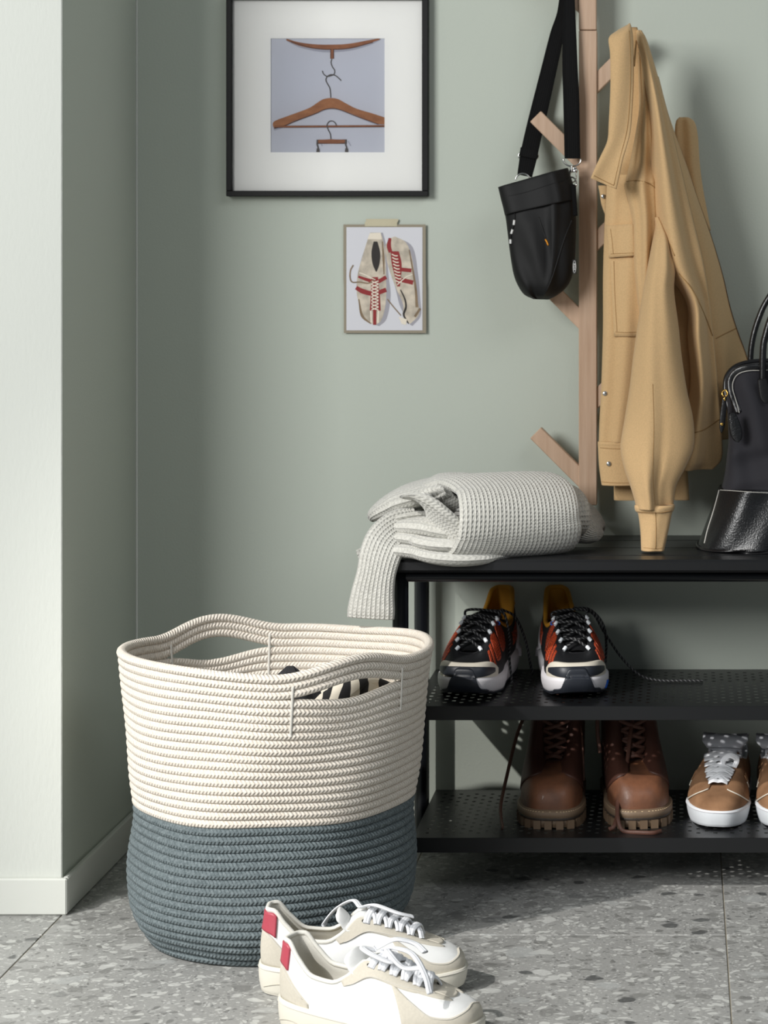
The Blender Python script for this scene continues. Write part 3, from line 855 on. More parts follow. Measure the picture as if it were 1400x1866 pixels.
def f_front(u, s, th): return 0.004*math.sin(3.0*u+2.2*s+.5)+0.0025*math.sin(8*u+3*s)+0.005*g(u, 0.55, .25)
front = ro([(318, 1106, 1182, 3.640, .010), (345, 1105, 1186, 3.637, .012), (400, 1102, 1192, 3.635, .013), (500, 1099, 1192, 3.630, .013), (600, 1099, 1192, 3.627, .013), (700, 1096, 1188, 3.625, .013), (760, 1093, 1184, 3.623, .013), (806, 1091.5, 1180, 3.622, .013)],
    f_front, 'front_panel', T, jk, m=90, n=72)
hem = ro([(804, 1090, 1182, 3.622, .0150), (808, 1089.5, 1182, 3.622, .0165), (816, 1090, 1181, 3.622, .0155), (850, 1092, 1177, 3.622, .0155), (880, 1096, 1172, 3.622, .0155), (884, 1097.5, 1169, 3.622, .0140)],
    lambda u, s, t: 0.002*math.sin(3*u+2), 'hem_band', T, jk, m=40, n=72, e=3.4)
ro([(96, 1161, 1172, 3.68, .012), (200, 1164, 1210, 3.68, .034), (300, 1155, 1234, 3.68, .036), (400, 1118, 1258, 3.68, .036), (500, 1114, 1276, 3.682, .036), (600, 1113, 1290, 3.684, .036), (700, 1110, 1298, 3.686, .036), (790, 1110, 1304, 3.686, .036), (842, 1112, 1300, 3.686, .030)], None, 'body', T, jk, m=50, e=3.0)
ro([(850, 1119, 1165, 3.66, .012), (905, 1119, 1165, 3.66, .012), (911, 1120, 1164, 3.66, .010)], None, 'back_hem', T, jk, m=20)
ro([(800, 1222, 1250, 3.70, .012), (880, 1226, 1255, 3.70, .012), (911, 1229, 1257, 3.70, .010)], None, 'back_hem', T, jk, m=20)
ao([(1090, 338, 1108, 338, 3.685, .006), (1093, 352, 1110, 355, 3.685, .006), (1096, 372, 1112, 380, 3.685, .006), (1103, 392, 1114, 402, 3.685, .005)], None, 'far_placket', T, jk, m=20)
def f_lap(u, s, th): return 0.008*math.sin(3.4*u+2.2*s)+0.004*math.sin(8*u+1)
lap = ro([(96, 1163, 1178, 3.65, .008), (150, 1165, 1181, 3.645, .010), (190, 1166, 1185, 3.635, .012), (244, 1158, 1191, 3.625, .014), (300, 1147, 1196, 3.637, .016), (330, 1140, 1198, 3.617, .019), (342, 1138.5, 1199, 3.616, .019), (394, 1150, 1200, 3.614, .019),
    (440, 1152, 1200, 3.612, .018), (487, 1153, 1200, 3.612, .018), (520, 1157, 1196, 3.612, .018), (551, 1161, 1190, 3.612, .016), (590, 1168, 1180, 3.612, .010)], f_lap, 'side_panel', T, jk, m=80)
ro([(50, 1147, 1162, 3.645, .005), (110, 1149, 1172, 3.67, .006), (200, 1146, 1176, 3.675, .006), (280, 1138, 1172, 3.668, .006), (325, 1122, 1165, 3.685, .006)], None, 'collar_lining', T, jk, m=40)
def f_sleeve(u, s, th):
    return 0.008*math.sin(2.8*u+0.8+2.0*s)*(0.3+s)+0.0015*math.sin(7*u-5*s)-0.012*g(u, .72, .16)*g(s, .12, .10)-0.007*g(u, 0.05+0.1*s, .13)*g(s, .8, .22)+0.006*g(u, -.25, .2)*g(s, .9, .2)
slv = ro([(396, 1193, 1203, 3.605, .010), (414, 1194, 1214, 3.60, .018), (440, 1189, 1226, 3.59, .026), (487, 1180, 1231, 3.58, .030), (530, 1172, 1229, 3.572, .030), (594, 1162, 1237, 3.565, .032), (650, 1154, 1243, 3.56, .034), (709, 1147, 1252, 3.555, .035), (765, 1138, 1264, 3.552, .036),
    (813, 1131, 1265, 3.55, .036), (850, 1137, 1251, 3.547, .034), (883, 1148, 1234, 3.545, .030), (909, 1156, 1229, 3.543, .025), (926, 1160, 1227, 3.542, .022)], f_sleeve, 'sleeve', T, jk, m=130, n=90)
cuff = ro([(919, 1158, 1229, 3.541, .0215), (923, 1156.5, 1230, 3.541, .0245), (930, 1158, 1228, 3.541, .0240), (936, 1163, 1225, 3.541, .0215), (965, 1167, 1219, 3.541, .0205), (998, 1168.5, 1212, 3.541, .0195), (1002, 1169, 1211, 3.541, .0185), (1004, 1171, 1209, 3.541, .0150)],
    lambda u, s, t: .0015*math.sin(5*u+3*s), 'cuff', T, slv, m=50, n=60, e=2.8)
col = ao([(1141, 46, 1149, 43, 3.60, .004), (1124, 56, 1152, 52, 3.588, .007), (1109.5, 70, 1154, 66, 3.58, .008), (1112, 100, 1155, 96, 3.572, .0075), (1112.5, 159, 1155, 159, 3.567, .007), (1109.5, 223, 1150, 234, 3.562, .007), (1107, 256, 1144, 262, 3.56, .007), (1095, 284, 1136, 290, 3.557, .007), (1085, 306, 1130, 318, 3.555, .006), (1077, 325, 1124, 345, 3.553, .0045)],
    lambda u, s, th: 0.004*math.sin(2.6*u+5*s)+0.003*math.sin(9*s+u), 'collar', T, jk, m=80, e=3.6)
# seams and edges
Sm = M['coatseam']; tc_ = bvh(col); tf = bvh([front, hem]); ty = bvh(yoke); ts = bvh([slv]); tr = bvh(right); tl = bvh(lap); tcu = bvh(cuff)
def sm(tree, pts, name='seam', r=0.0006, par=jk, off=0.0001, mat=None, **kw): return seam(tree, pts, r, name, mat or Sm, par, off, **kw)
sm(tc_, [(1147, 56), (1149, 100), (1149, 160), (1144, 232), (1131, 285), (1119, 338)], 'stitching')
sm(tc_, [(1083, 320), (1100, 329), (1119, 338)], 'stitching')
sm(ty, [(1196, 409), (1206, 422), (1219, 440), (1230, 466)], r=.0010); sm(ty, [(1238, 498), (1258, 522), (1276, 555), (1290, 588), (1299, 612)], r=.0010)
sm(tr, [(1305, 617), (1322, 608), (1343, 598)], r=.0009); sm(ty, [(1262, 790), (1285, 782), (1312, 764)], r=.0010)
sm(tl, [(1142, 331), (1160, 329), (1180, 333), (1194, 342)], r=.0008)
sm(ts, [(1190, 700), (1192, 780), (1190, 860), (1194, 920)], r=.0005)
sm(tcu, [(1195, 934), (1196, 965), (1195, 1000)], r=.0006); sm(tcu, [(1173, 998), (1195, 1000), (1208, 998)], 'stitching', r=.0004); sm(bvh(cuff), [(1161, 933), (1195, 935), (1224, 931)], r=.0006)
sm(tf, [(1097, 878), (1120, 880), (1155, 880)], 'stitching', r=.0005); sm(tf, [(1094, 816), (1120, 818), (1155, 818)], 'stitching', r=.0005)
pocket = conform(tf, [(1112, 470), (1172, 470), (1172, 613), (1119, 613)], 10, 16, 0.0022, 0.0020, 'pocket', T, jk)
flap = conform(tf, [(1104, 411), (1156, 408), (1160, 466), (1110, 470)], 10, 10, 0.0050, 0.0034, 'pocket_flap', T, jk)
tfl = bvh(flap); tp = bvh(pocket)
sm(tfl, [(1113, 417), (1116, 440), (1118, 462)], 'stitching', r=.0005, par=flap); sm(tfl, [(1113, 463), (1130, 462), (1155, 461)], 'stitching', r=.0005, par=flap)
sm(tp, [(1119, 476), (1121, 540), (1125, 604)], 'stitching', r=.0005, par=pocket); sm(tp, [(1122, 605), (1140, 606), (1165, 605)], 'stitching', r=.0005, par=pocket)
pl_ = bvh([front, hem])
for (x, y, tr_) in ((1110, 845, pl_), (1103, 717, pl_)):
    c0 = onsurf(tr_, x, y, 0.0)
    c = cyl(c0+Vector((0, 0.001, 0)), c0-Vector((0, 0.0028, 0)), 0.0040, 18, 0.0012); o = mesh_obj('snap_button', c[0], c[1], M['snap'], jk)
    c = cyl(c0-Vector((0, 0.0026, 0)), c0-Vector((0, 0.0042, 0)), 0.0018, 12, 0.0006); mesh_obj('snap_stud', c[0], c[1], M['snap'], o)
c0 = P(1100, 358, 3.678); c = cyl(c0, c0-Vector((0, .003, 0)), .0036, 14, .001); mesh_obj('snap_button', c[0], c[1], M['snap'], jk)
# loop the collar hangs by, around the peg
tube('hanging_loop', [P(1156, 120, 3.60), P(1158, 95, 3.62), P(1160, 72, 3.66), P(1160, 66, 3.72), P(1160, 74, 3.765), P(1160, 100, 3.765)], .0016, M['coatseam'], jk, ns=24)

# ================================================================ small black shoulder bag
bag = thing('drawstring_shoulder_bag', 'small black nylon shoulder bag hanging by its long webbing strap', 'bag', tuple(P(980, 545, 3.695)))
def f_bag(u, s, th):
    return 0.005*math.sin(3*u+3*s)*s+0.0025*math.sin(7*u-9*s)*g(s, .6, .4)+0.006*g(u, 0.45-0.2*s, .12)-0.010*g(u, -.35, .12)*g(s, .9, .12)-0.006*g(u, .1+.2*s, .08)*g(s, .45, .2)
bb = ao([(916, 366, 1043, 332, 3.692, .026), (921, 392, 1049, 372, 3.692, .030), (924, 412, 1050, 405, 3.692, .034), (928, 445, 1049, 445, 3.692, .036), (932, 475, 1047, 480, 3.692, .036), (937, 502, 1041, 508, 3.692, .035), (945, 522, 1030, 526, 3.692, .032), (956, 537, 1014, 539, 3.692, .024), (972, 545, 1000, 546, 3.692, .010)],
    f_bag, 'bag_body', M['blackfab'], bag, m=90, n=90, e=3.0)
cf_ = ao([(908, 342, 1035, 306, 3.692, .022), (909, 344, 1036.5, 309, 3.692, .0285), (914, 365, 1043, 330, 3.692, .0325), (917, 376, 1047, 345, 3.692, .0345), (920.5, 391, 1050, 362, 3.692, .0365), (921, 392.5, 1050, 364, 3.692, .0335)],
    lambda u, s, t: .0022*math.sin(5*u)+.003*g(u, 0.6, .1), 'top_cuff', M['blackfab'], bag, m=50, n=80, e=3.0)
tcf, tb = bvh(cf_), bvh(bb)
sm(tcf, [(915, 360), (960, 350), (1000, 337), (1038, 326)], 'stitching', r=.0005, par=cf_, mat=M['blackfab'])
sm(tb, [(1042, 402), (1030, 432), (1018, 470), (1005, 510), (992, 538)], 'piping', r=.0014, par=bb, mat=M['blackfab'])
sm(tb, [(982, 396), (988, 414), (995, 434)], 'zip', r=.0010, par=bb, mat=M['black'])
zp = plain('orange_pull_cord', srgb(232, 150, 30), .6)
sm(tb, [(994, 436), (997, 441), (999, 447)], 'zip_pull', r=.0013, par=bag, off=.001, mat=zp, ns=8)
cord = sm(tb, [(938, 384), (939, 398), (936, 415), (932, 430), (931, 446)], 'drawcord', r=.0011, par=bag, off=.0012, mat=M['blackfab'])
for (a_, b_, c_, d_) in ((938.5, 401, 937.5, 410), (935.5, 418, 933, 426), (931.8, 436, 932, 444)):
    sm(tb, [(a_, b_), ((a_+c_)/2, (b_+d_)/2), (c_, d_)], 'reflective_band', r=.0019, par=cord, off=.0014, mat=M['white'], ns=6)
tab = ao([(1041, 335, 1050, 337, 3.676, .0015), (1043, 365, 1051, 362, 3.668, .0015), (1045, 394, 1053, 393, 3.665, .0015)], None, 'strap_tab', M['webbing'], bag, m=16)
# side label with a woven oval mark
lb = fpx(1043.5, 1051, 473, 499, 3.659, 3.6606, .0003, 'side_label', M['black'], bag)
pts = [P(1047.2+2.7*math.cos(t*PI/12), 486+11*math.sin(t*PI/12), 3.6585) for t in range(24)]
v, f, u = sweep(pts, .0003, .0003, (0, -1, 0), 5, 2, closed=True); mesh_obj('label_oval', v, f, M['white'], lb)
cu = bpy.data.curves.new('label_text', 'FONT'); cu.body = 'IKEA'; cu.size = .0056; cu.align_x = 'CENTER'; cu.align_y = 'CENTER'; cu.materials.append(M['white'])
tmp = bpy.data.objects.new('text_source', cu); COL.objects.link(tmp); bpy.context.view_layer.update()
tme = bpy.data.meshes.new_from_object(tmp.evaluated_get(bpy.context.evaluated_depsgraph_get())); bpy.data.objects.remove(tmp)
ot = bpy.data.objects.new('label_text', tme); COL.objects.link(ot); ot.parent = lb
ot.location = P(1047.2, 486, 3.6584)-root_off(lb); ot.rotation_euler = (PI/2, PI/2, 0)
# straps
st1 = ao([(1029, 289, 1058, 289, 3.715, .0009), (1028, 240, 1057, 240, 3.714, .0009), (1026.5, 180, 1056, 180, 3.714, .0009), (1025, 120, 1053, 120, 3.716, .0009), (1025.5, 60, 1050.5, 60, 3.718, .0009), (1027, 0, 1048, 0, 3.722, .0009), (1027, -35, 1048, -30, 3.727, .0009), (1027, -52, 1048, -48, 3.742, .0012), (1026, -52, 1048, -46, 3.768, .0012), (1022, -30, 1044, -25, 3.779, .0009),
    (1016, 20, 1036, 25, 3.781, .0009), (1003, 60, 1028, 66, 3.781, .0009), (987, 122, 1015, 128, 3.780, .0009), (967, 200, 998, 205, 3.778, .0009), (956, 245, 987, 251, 3.765, .0009), (948, 282, 979, 288, 3.74, .0009), (943, 318, 970, 323, 3.722, .0009)], None, 'strap', M['webbing'], bag, m=130, n=16, e=4)
ao([(949, 268, 982, 274, 3.742, .0016), (946.5, 284, 979, 291, 3.736, .0016)], None, 'strap_keeper', M['webbing'], bag, m=6, n=16, e=4)
def ring(name, cx, cy, r, Y, tr_, sq=1.0, a0=0, a1=360, n=28):
    pts = [P(cx+r*math.cos(math.radians(a0+(a1-a0)*t/n)), cy+r*sq*math.sin(math.radians(a0+(a1-a0)*t/n)), Y) for t in range(n+1)]
    v, f, u = sweep(pts, tr_, None, (0, -1, 0), 8); return mesh_obj(name, v, f, M['snap'], bag, u)
ring('slider_buckle', 963, 284, 18, 3.744, .0012, .55)
ring('d_ring', 953, 328, 13, 3.716, .0013, .9, 180, 380)
ring('d_ring', 1043, 291, 16, 3.708, .0014, .75, -10, 190)
tube('swivel_clasp', [P(1043, 302, 3.703), P(1042, 308, 3.702), P(1041, 314, 3.701)], .0030, M['snap'], bag, ns=8)
tube('clasp_plate', [P(1047, 306, 3.702), P(1048, 310, 3.7), P(1048, 314, 3.7)], .0042, M['snap'], bag, ns=6, rb=.0018, up=(0, -1, 0))
tube('clasp_hook', [P(1040, 313, 3.70), P(1038.5, 324, 3.70), P(1041, 331, 3.70), P(1047, 331, 3.70), P(1050, 324, 3.70), P(1050, 313, 3.70)], .0011, M['snap'], bag, ns=24)
tube('clasp_ring', [P(1040, 325, 3.697), P(1038, 332, 3.695), P(1042, 339, 3.692), P(1048, 341, 3.69), P(1051, 334, 3.69), P(1048, 326, 3.693), P(1043, 323, 3.696)], .0013, M['snap'], bag, ns=26, closed=True)

# ================================================================ handbag on the bench
hb = thing('leather_and_canvas_handbag', 'black handbag of charcoal canvas over a glossy leather base, standing on the bench', 'handbag', (( 1500-VX)*3.62/F, 3.62, ZT))
def f_hb(u, s, th):
    return 0.010*math.sin(7*u+2.5*s+.7)*(0.3+.7*s)+0.006*math.sin(17*u-9*s)*g(s, .6, .35)+0.007*math.sin(26*s+5*u)*g(s, .8, .18)*.6
def hbr(rows): return [(y, xl, 3000-xl, Y, h) for (y, xl, Y, h) in rows]
hc = ro(hbr([(661, 1400, 3.62, .012), (662, 1372, 3.62, .026), (668, 1345, 3.62, .036), (680, 1329, 3.62, .042), (700, 1322, 3.62, .048), (735, 1325, 3.62, .056), (797, 1328, 3.62, .066), (830, 1325, 3.62, .072), (864, 1321, 3.62, .076), (890, 1315, 3.62, .080)]), f_hb, 'canvas_body', M['canvas'], hb, m=90, n=140, e=3.2)
def f_lb(u, s, th): return 0.006*math.sin(9*u+1.5)+0.004*math.sin(15*u+3*s)
hl = ro(hbr([(886, 1313, 3.62, .0815), (889, 1310.5, 3.62, .0845), (905, 1305, 3.62, .086), (931, 1296, 3.62, .090), (960, 1285, 3.62, .093), (984, 1276, 3.62, .095), (992, 1272.5, 3.62, .096)]), f_lb, 'leather_base', M['leather'], hb, m=50, n=140, e=3.4)
ro(hbr([(990, 1270, 3.62, .0965), (992.5, 1268.5, 3.62, .0985), (995, 1269, 3.62, .0985), (996, 1272, 3.62, .096)]), f_lb, 'base_piping', M['leather2'], hb, m=12, n=140, e=3.4)
thc, thl = bvh(hc), bvh(hl)
sm(thl, [(1311, 893), (1301, 930), (1290, 965), (1284, 990)], 'base_seam', r=.0009, par=hl, mat=M['thread'], ns=30)
sm(thl, [(1313, 893), (1345, 895), (1375, 897), (1420, 899)], 'stitching', r=.0005, par=hl, mat=M['thread'], ns=40)
def band(pts, ra, rb, name, mat, tree=None, off=.002, par=hb, ns=40):
    q_ = spline(pts, ns); W = [onsurf(tree or thc, a, b, off, default=3.60) for a, b in q_]
    W = [W[0]]+[(W[i-1]+W[i]*2+W[i+1])/4 for i in range(1, len(W)-1)]+[W[-1]]
    v, f, u = sweep(W, ra, rb, (0, -1, 0.001), 10, 2.6); return mesh_obj(name, v, f, mat, par, u)
band([(1348, 752), (1340, 732), (1334, 710), (1334, 692), (1345, 678), (1368, 671), (1400, 669), (1440, 668), (1500, 668), (1560, 668), (1600, 669), (1632, 671), (1655, 678), (1666, 692), (1666, 710), (1660, 732), (1652, 752)], .0055, .0022, 'zip_facing', M['leather2'], ns=90)
band([(1350, 752), (1345, 732), (1339, 710), (1340, 695), (1349, 683), (1370, 677), (1400, 675)], .0006, .0006, 'stitching', M['thread'], off=.0042)
tube('zip_gusset', [P(1333, 760, 3.60), P(1325, 730, 3.605), P(1322, 700, 3.61), P(1328, 680, 3.615), P(1345, 666, 3.62), P(1375, 659, 3.62), P(1430, 657, 3.62), P(1570, 657, 3.62), P(1655, 666, 3.62), P(1676, 700, 3.62)], .004, M['leather2'], hb, ns=60)
def teardrop(c0, c1, w0, w1, Y, name, mat, th=.0018):
    (x0, y0), (x1, y1) = c0, c1
    n = 16; pts = [P(x0+(x1-x0)*i/n, y0+(y1-y0)*i/n, Y) for i in range(n+1)]
    ws = [max(.0006, (w0+(w1-w0)*math.sin(min(1, i/n/.62)*PI/2))*(math.sqrt(max(0, 1-((i/n-.62)/.38)**2)) if i/n > .62 else 1)) for i in range(n+1)]
    v, f, u = sweep(pts, ws, th, (0, -1, 0), 12, 2.8); return mesh_obj(name, v, f, mat, hb, u)
td = teardrop((1334, 752), (1346, 806), .0055, .0098, 3.548, 'leather_tab', M['leather'], .003)
teardrop((1321, 722), (1315, 789), .0030, .0048, 3.565, 'zip_pull', M['leather2'])
c = cyl(P(1316, 773, 3.564), P(1316, 773, 3.561), .0026, 12, .0008); mesh_obj('rivet', c[0], c[1], M['gold'], hb)
tube('zip_slider', [P(1323, 711, 3.568), P(1317, 714, 3.566), P(1317, 720, 3.565), P(1322, 724, 3.565), P(1326, 718, 3.566)], .0014, M['gold'], hb, ns=20, closed=True)
tube('zip_slider', [P(1323, 722, 3.566), P(1320, 726, 3.564), P(1322, 730, 3.564)], .0018, M['gold'], hb, ns=10)
for (xs, Y, dx, r, y0) in ((1, 3.650, 0, .0050, 662), (1, 3.578, 22, .0056, 715)):
    L_ = [(1368+dx, y0+8), (1369+dx, 640), (1374+dx, 610), (1384+dx, 578), (1398+dx, 548), (1425+dx*.7, 512), (1462+dx*.3, 492), (1500, 486)]
    pts = L_+[(3000-x, y) for x, y in L_[-2::-1]]
    tube('handle', [P(x, y, Y) for x, y in pts], r, M['leather2'], hb, ns=90, up=(0, -1, 0))
    if dx:
        for q_ in (1, -1):
            teardrop(((1500-q_*(1500-1389)), 690), ((1500-q_*(1500-1397)), 735), .007, .0085, 3.566, 'handle_tab', M['leather2'])

# ================================================================ folded sweater
sw = thing('folded_sweater', 'light grey ribbed wool sweater folded on the bench, one sleeve hanging down', 'sweater', tuple(P(880, 1015, 3.5)))
K = M['knit']; fuzz_src = []
axv = Vector((0.88, 0.47, 0)).normalized(); qv = Vector((-axv.y, axv.x, 0))
def ksweep(name, pts, ra, rb, ups, cols, n=40, e=2.3, par=sw, ns=60, wob=0.0):
    v, f, u = sweep(pts, ra, rb, ups, n, e, uvs=(cols, 1.0))
    o = mesh_obj(name, v, f, K, par, u); fuzz_src.append(o); return o
# outer fold: sheet wrapping bottom -> front -> top -> back
O = P(946, 1000, 3.475); O.z = 0
prof = [(0.20, .526, 0.00), (0.12, .524, .0), (0.05, .523, -.004), (0.010, .530, -.006), (-.012, .556, -.004), (-.010, .588, .0), (0.014, .614, .0), (0.055, .626, .0), (0.105, .624, .004), (0.15, .608, .006), (0.19, .575, .01)]
pr = spline(prof, 76)
pts = [O+qv*a+axv*(c+0.0025*math.sin(i*.3))+Vector((0, 0, b)) for i, (a, b, c) in enumerate(pr)]
ups = []
for i in range(76):
    t = (pts[min(i+1, 75)]-pts[max(i-1, 0)]).normalized(); ups.append(tuple(axv.cross(t)))
ra = [0.104+0.006*math.sin(i*.11) for i in range(76)]
main = ksweep('outer_fold', pts, ra, [.0125+.0015*math.sin(i*.37) for i in range(76)], ups, 62, n=96, e=2.9)
# body of cloth inside the fold
pts = [O+qv*.09+axv*x_+Vector((0, 0, .573)) for x_ in np.linspace(-.085, .125, 20)]
ksweep('inner_fold', pts, [.085]*20, [.040+.004*math.sin(i*.7) for i in range(20)], (0, 0, 1), 50, n=48)
# inner roll seen at the left end
def kpx(name, rows, cols, ups=(0, 0, 1), ns=44, n=36, e=2.3):
    q_ = spline(rows, ns); pts = [P(r[0], r[1], r[2]) for r in q_]
    return ksweep(name, pts, [r[3] for r in q_], [r[4] for r in q_], ups, cols, n, e)
kpx('rolled_edge', [(836, 962, 3.47, .030, .006), (832, 982, 3.462, .036, .010), (822, 978, 3.455, .040, .012), (806, 950, 3.45, .042, .012), (788, 925, 3.45, .042, .012), (775, 908, 3.455, .040, .010), (781, 897, 3.465, .036, .009), (796, 900, 3.475, .032, .008), (815, 917, 3.485, .03, .008), (836, 930, 3.50, .03, .008)], 20, ups=(0, 0.3, 1), ns=60)
kpx('lower_layer', [(700, 996, 3.50, .018, .004), (708, 998, 3.495, .030, .0085), (735, 999, 3.485, .045, .0115), (775, 1003, 3.475, .05, .0125), (815, 1013, 3.465, .05, .0135), (850, 1014, 3.475, .05, .013), (900, 1004, 3.52, .05, .012)], 22)
kpx('lower_layer', [(716, 980, 3.52, .024, .006), (740, 976, 3.505, .045, .010), (780, 979, 3.49, .055, .012), (820, 990, 3.475, .055, .012), (860, 990, 3.50, .05, .012)], 24)
kpx('lower_layer', [(726, 962, 3.53, .02, .008), (752, 957, 3.51, .045, .014), (790, 958, 3.495, .055, .016), (830, 970, 3.49, .05, .014), (860, 975, 3.51, .05, .012)], 24)
kpx('collar_edge', [(690, 1004, 3.52, .016, .008), (700, 975, 3.515, .022, .008), (722, 953, 3.51, .028, .008), (750, 943, 3.51, .032, .008), (790, 940, 3.52, .03, .008)], 14, ups=(0, .2, 1))
kpx('upper_lobe', [(677, 946, 3.56, .020, .006), (686, 936, 3.56, .045, .013), (715, 920, 3.56, .065, .019), (750, 905, 3.56, .07, .021), (800, 888, 3.565, .07, .016), (850, 884, 3.57, .06, .012)], 34)
kpx('upper_lobe', [(775, 888, 3.55, .03, .008), (800, 878, 3.55, .055, .012), (840, 876, 3.555, .06, .012), (880, 880, 3.56, .06, .012)], 26)
kpx('end_lobe', [(985, 925, 3.62, .070, .035), (1020, 935, 3.62, .068, .042), (1050, 951, 3.615, .055, .034), (1075, 966, 3.605, .042, .024), (1088, 975, 3.60, .028, .016), (1092, 978, 3.60, .012, .008)], 44, n=56)
kpx('sleeve', [(760, 958, 3.50, .030, .008), (728, 966, 3.485, .032, .009), (706, 985, 3.462, .033, .010), (694, 1010, 3.447, .032, .011), (686, 1045, 3.440, .030, .012), (680, 1080, 3.438, .033, .013), (677, 1110, 3.436, .036, .013), (676, 1126, 3.436, .036, .011)], 24, ups=(0, -1, 0.15), n=48, e=2.6, ns=60)
kpx('cuff', [(712, 995, 3.60, .018, .006), (690, 1004, 3.60, .017, .007), (668, 1012, 3.60, .015, .008), (655, 1017, 3.60, .014, .008)], 12, ups=(0, -1, 0.05))
fv = []; ff = []
for o, cnt in zip(fuzz_src, [900]+[160]*(len(fuzz_src)-1)):
    me = o.data; off = root_off(o)
    for _ in range(cnt):
        vt = me.vertices[R.randrange(len(me.vertices))]
        p = vt.co+off; nrm = vt.normal
        d = (nrm+Vector((R.uniform(-1, 1), R.uniform(-1, 1), R.uniform(-1, 1)))*1.0).normalized()
        L = R.uniform(.003, .008); w_ = .00010; k = len(fv)
        sd = d.cross(Vector((0, 1, 0)));  sd = sd.normalized()*w_ if sd.length > 1e-3 else Vector((w_, 0, 0))
        cv = Vector((R.uniform(-1, 1), R.uniform(-1, 1), R.uniform(-1, 1)))
        for s_ in range(4):
            t = s_/3; q_ = p+d*L*t+cv*L*.5*t*t; ww = sd*(1-t*.8)
            fv += [tuple(q_-ww), tuple(q_+ww)]
        for s_ in range(3): ff.append((k+2*s_, k+2*s_+1, k+2*s_+3, k+2*s_+2))
tag(mesh_obj('fuzz', fv, ff, M['fibre'], sw), kind='stuff')
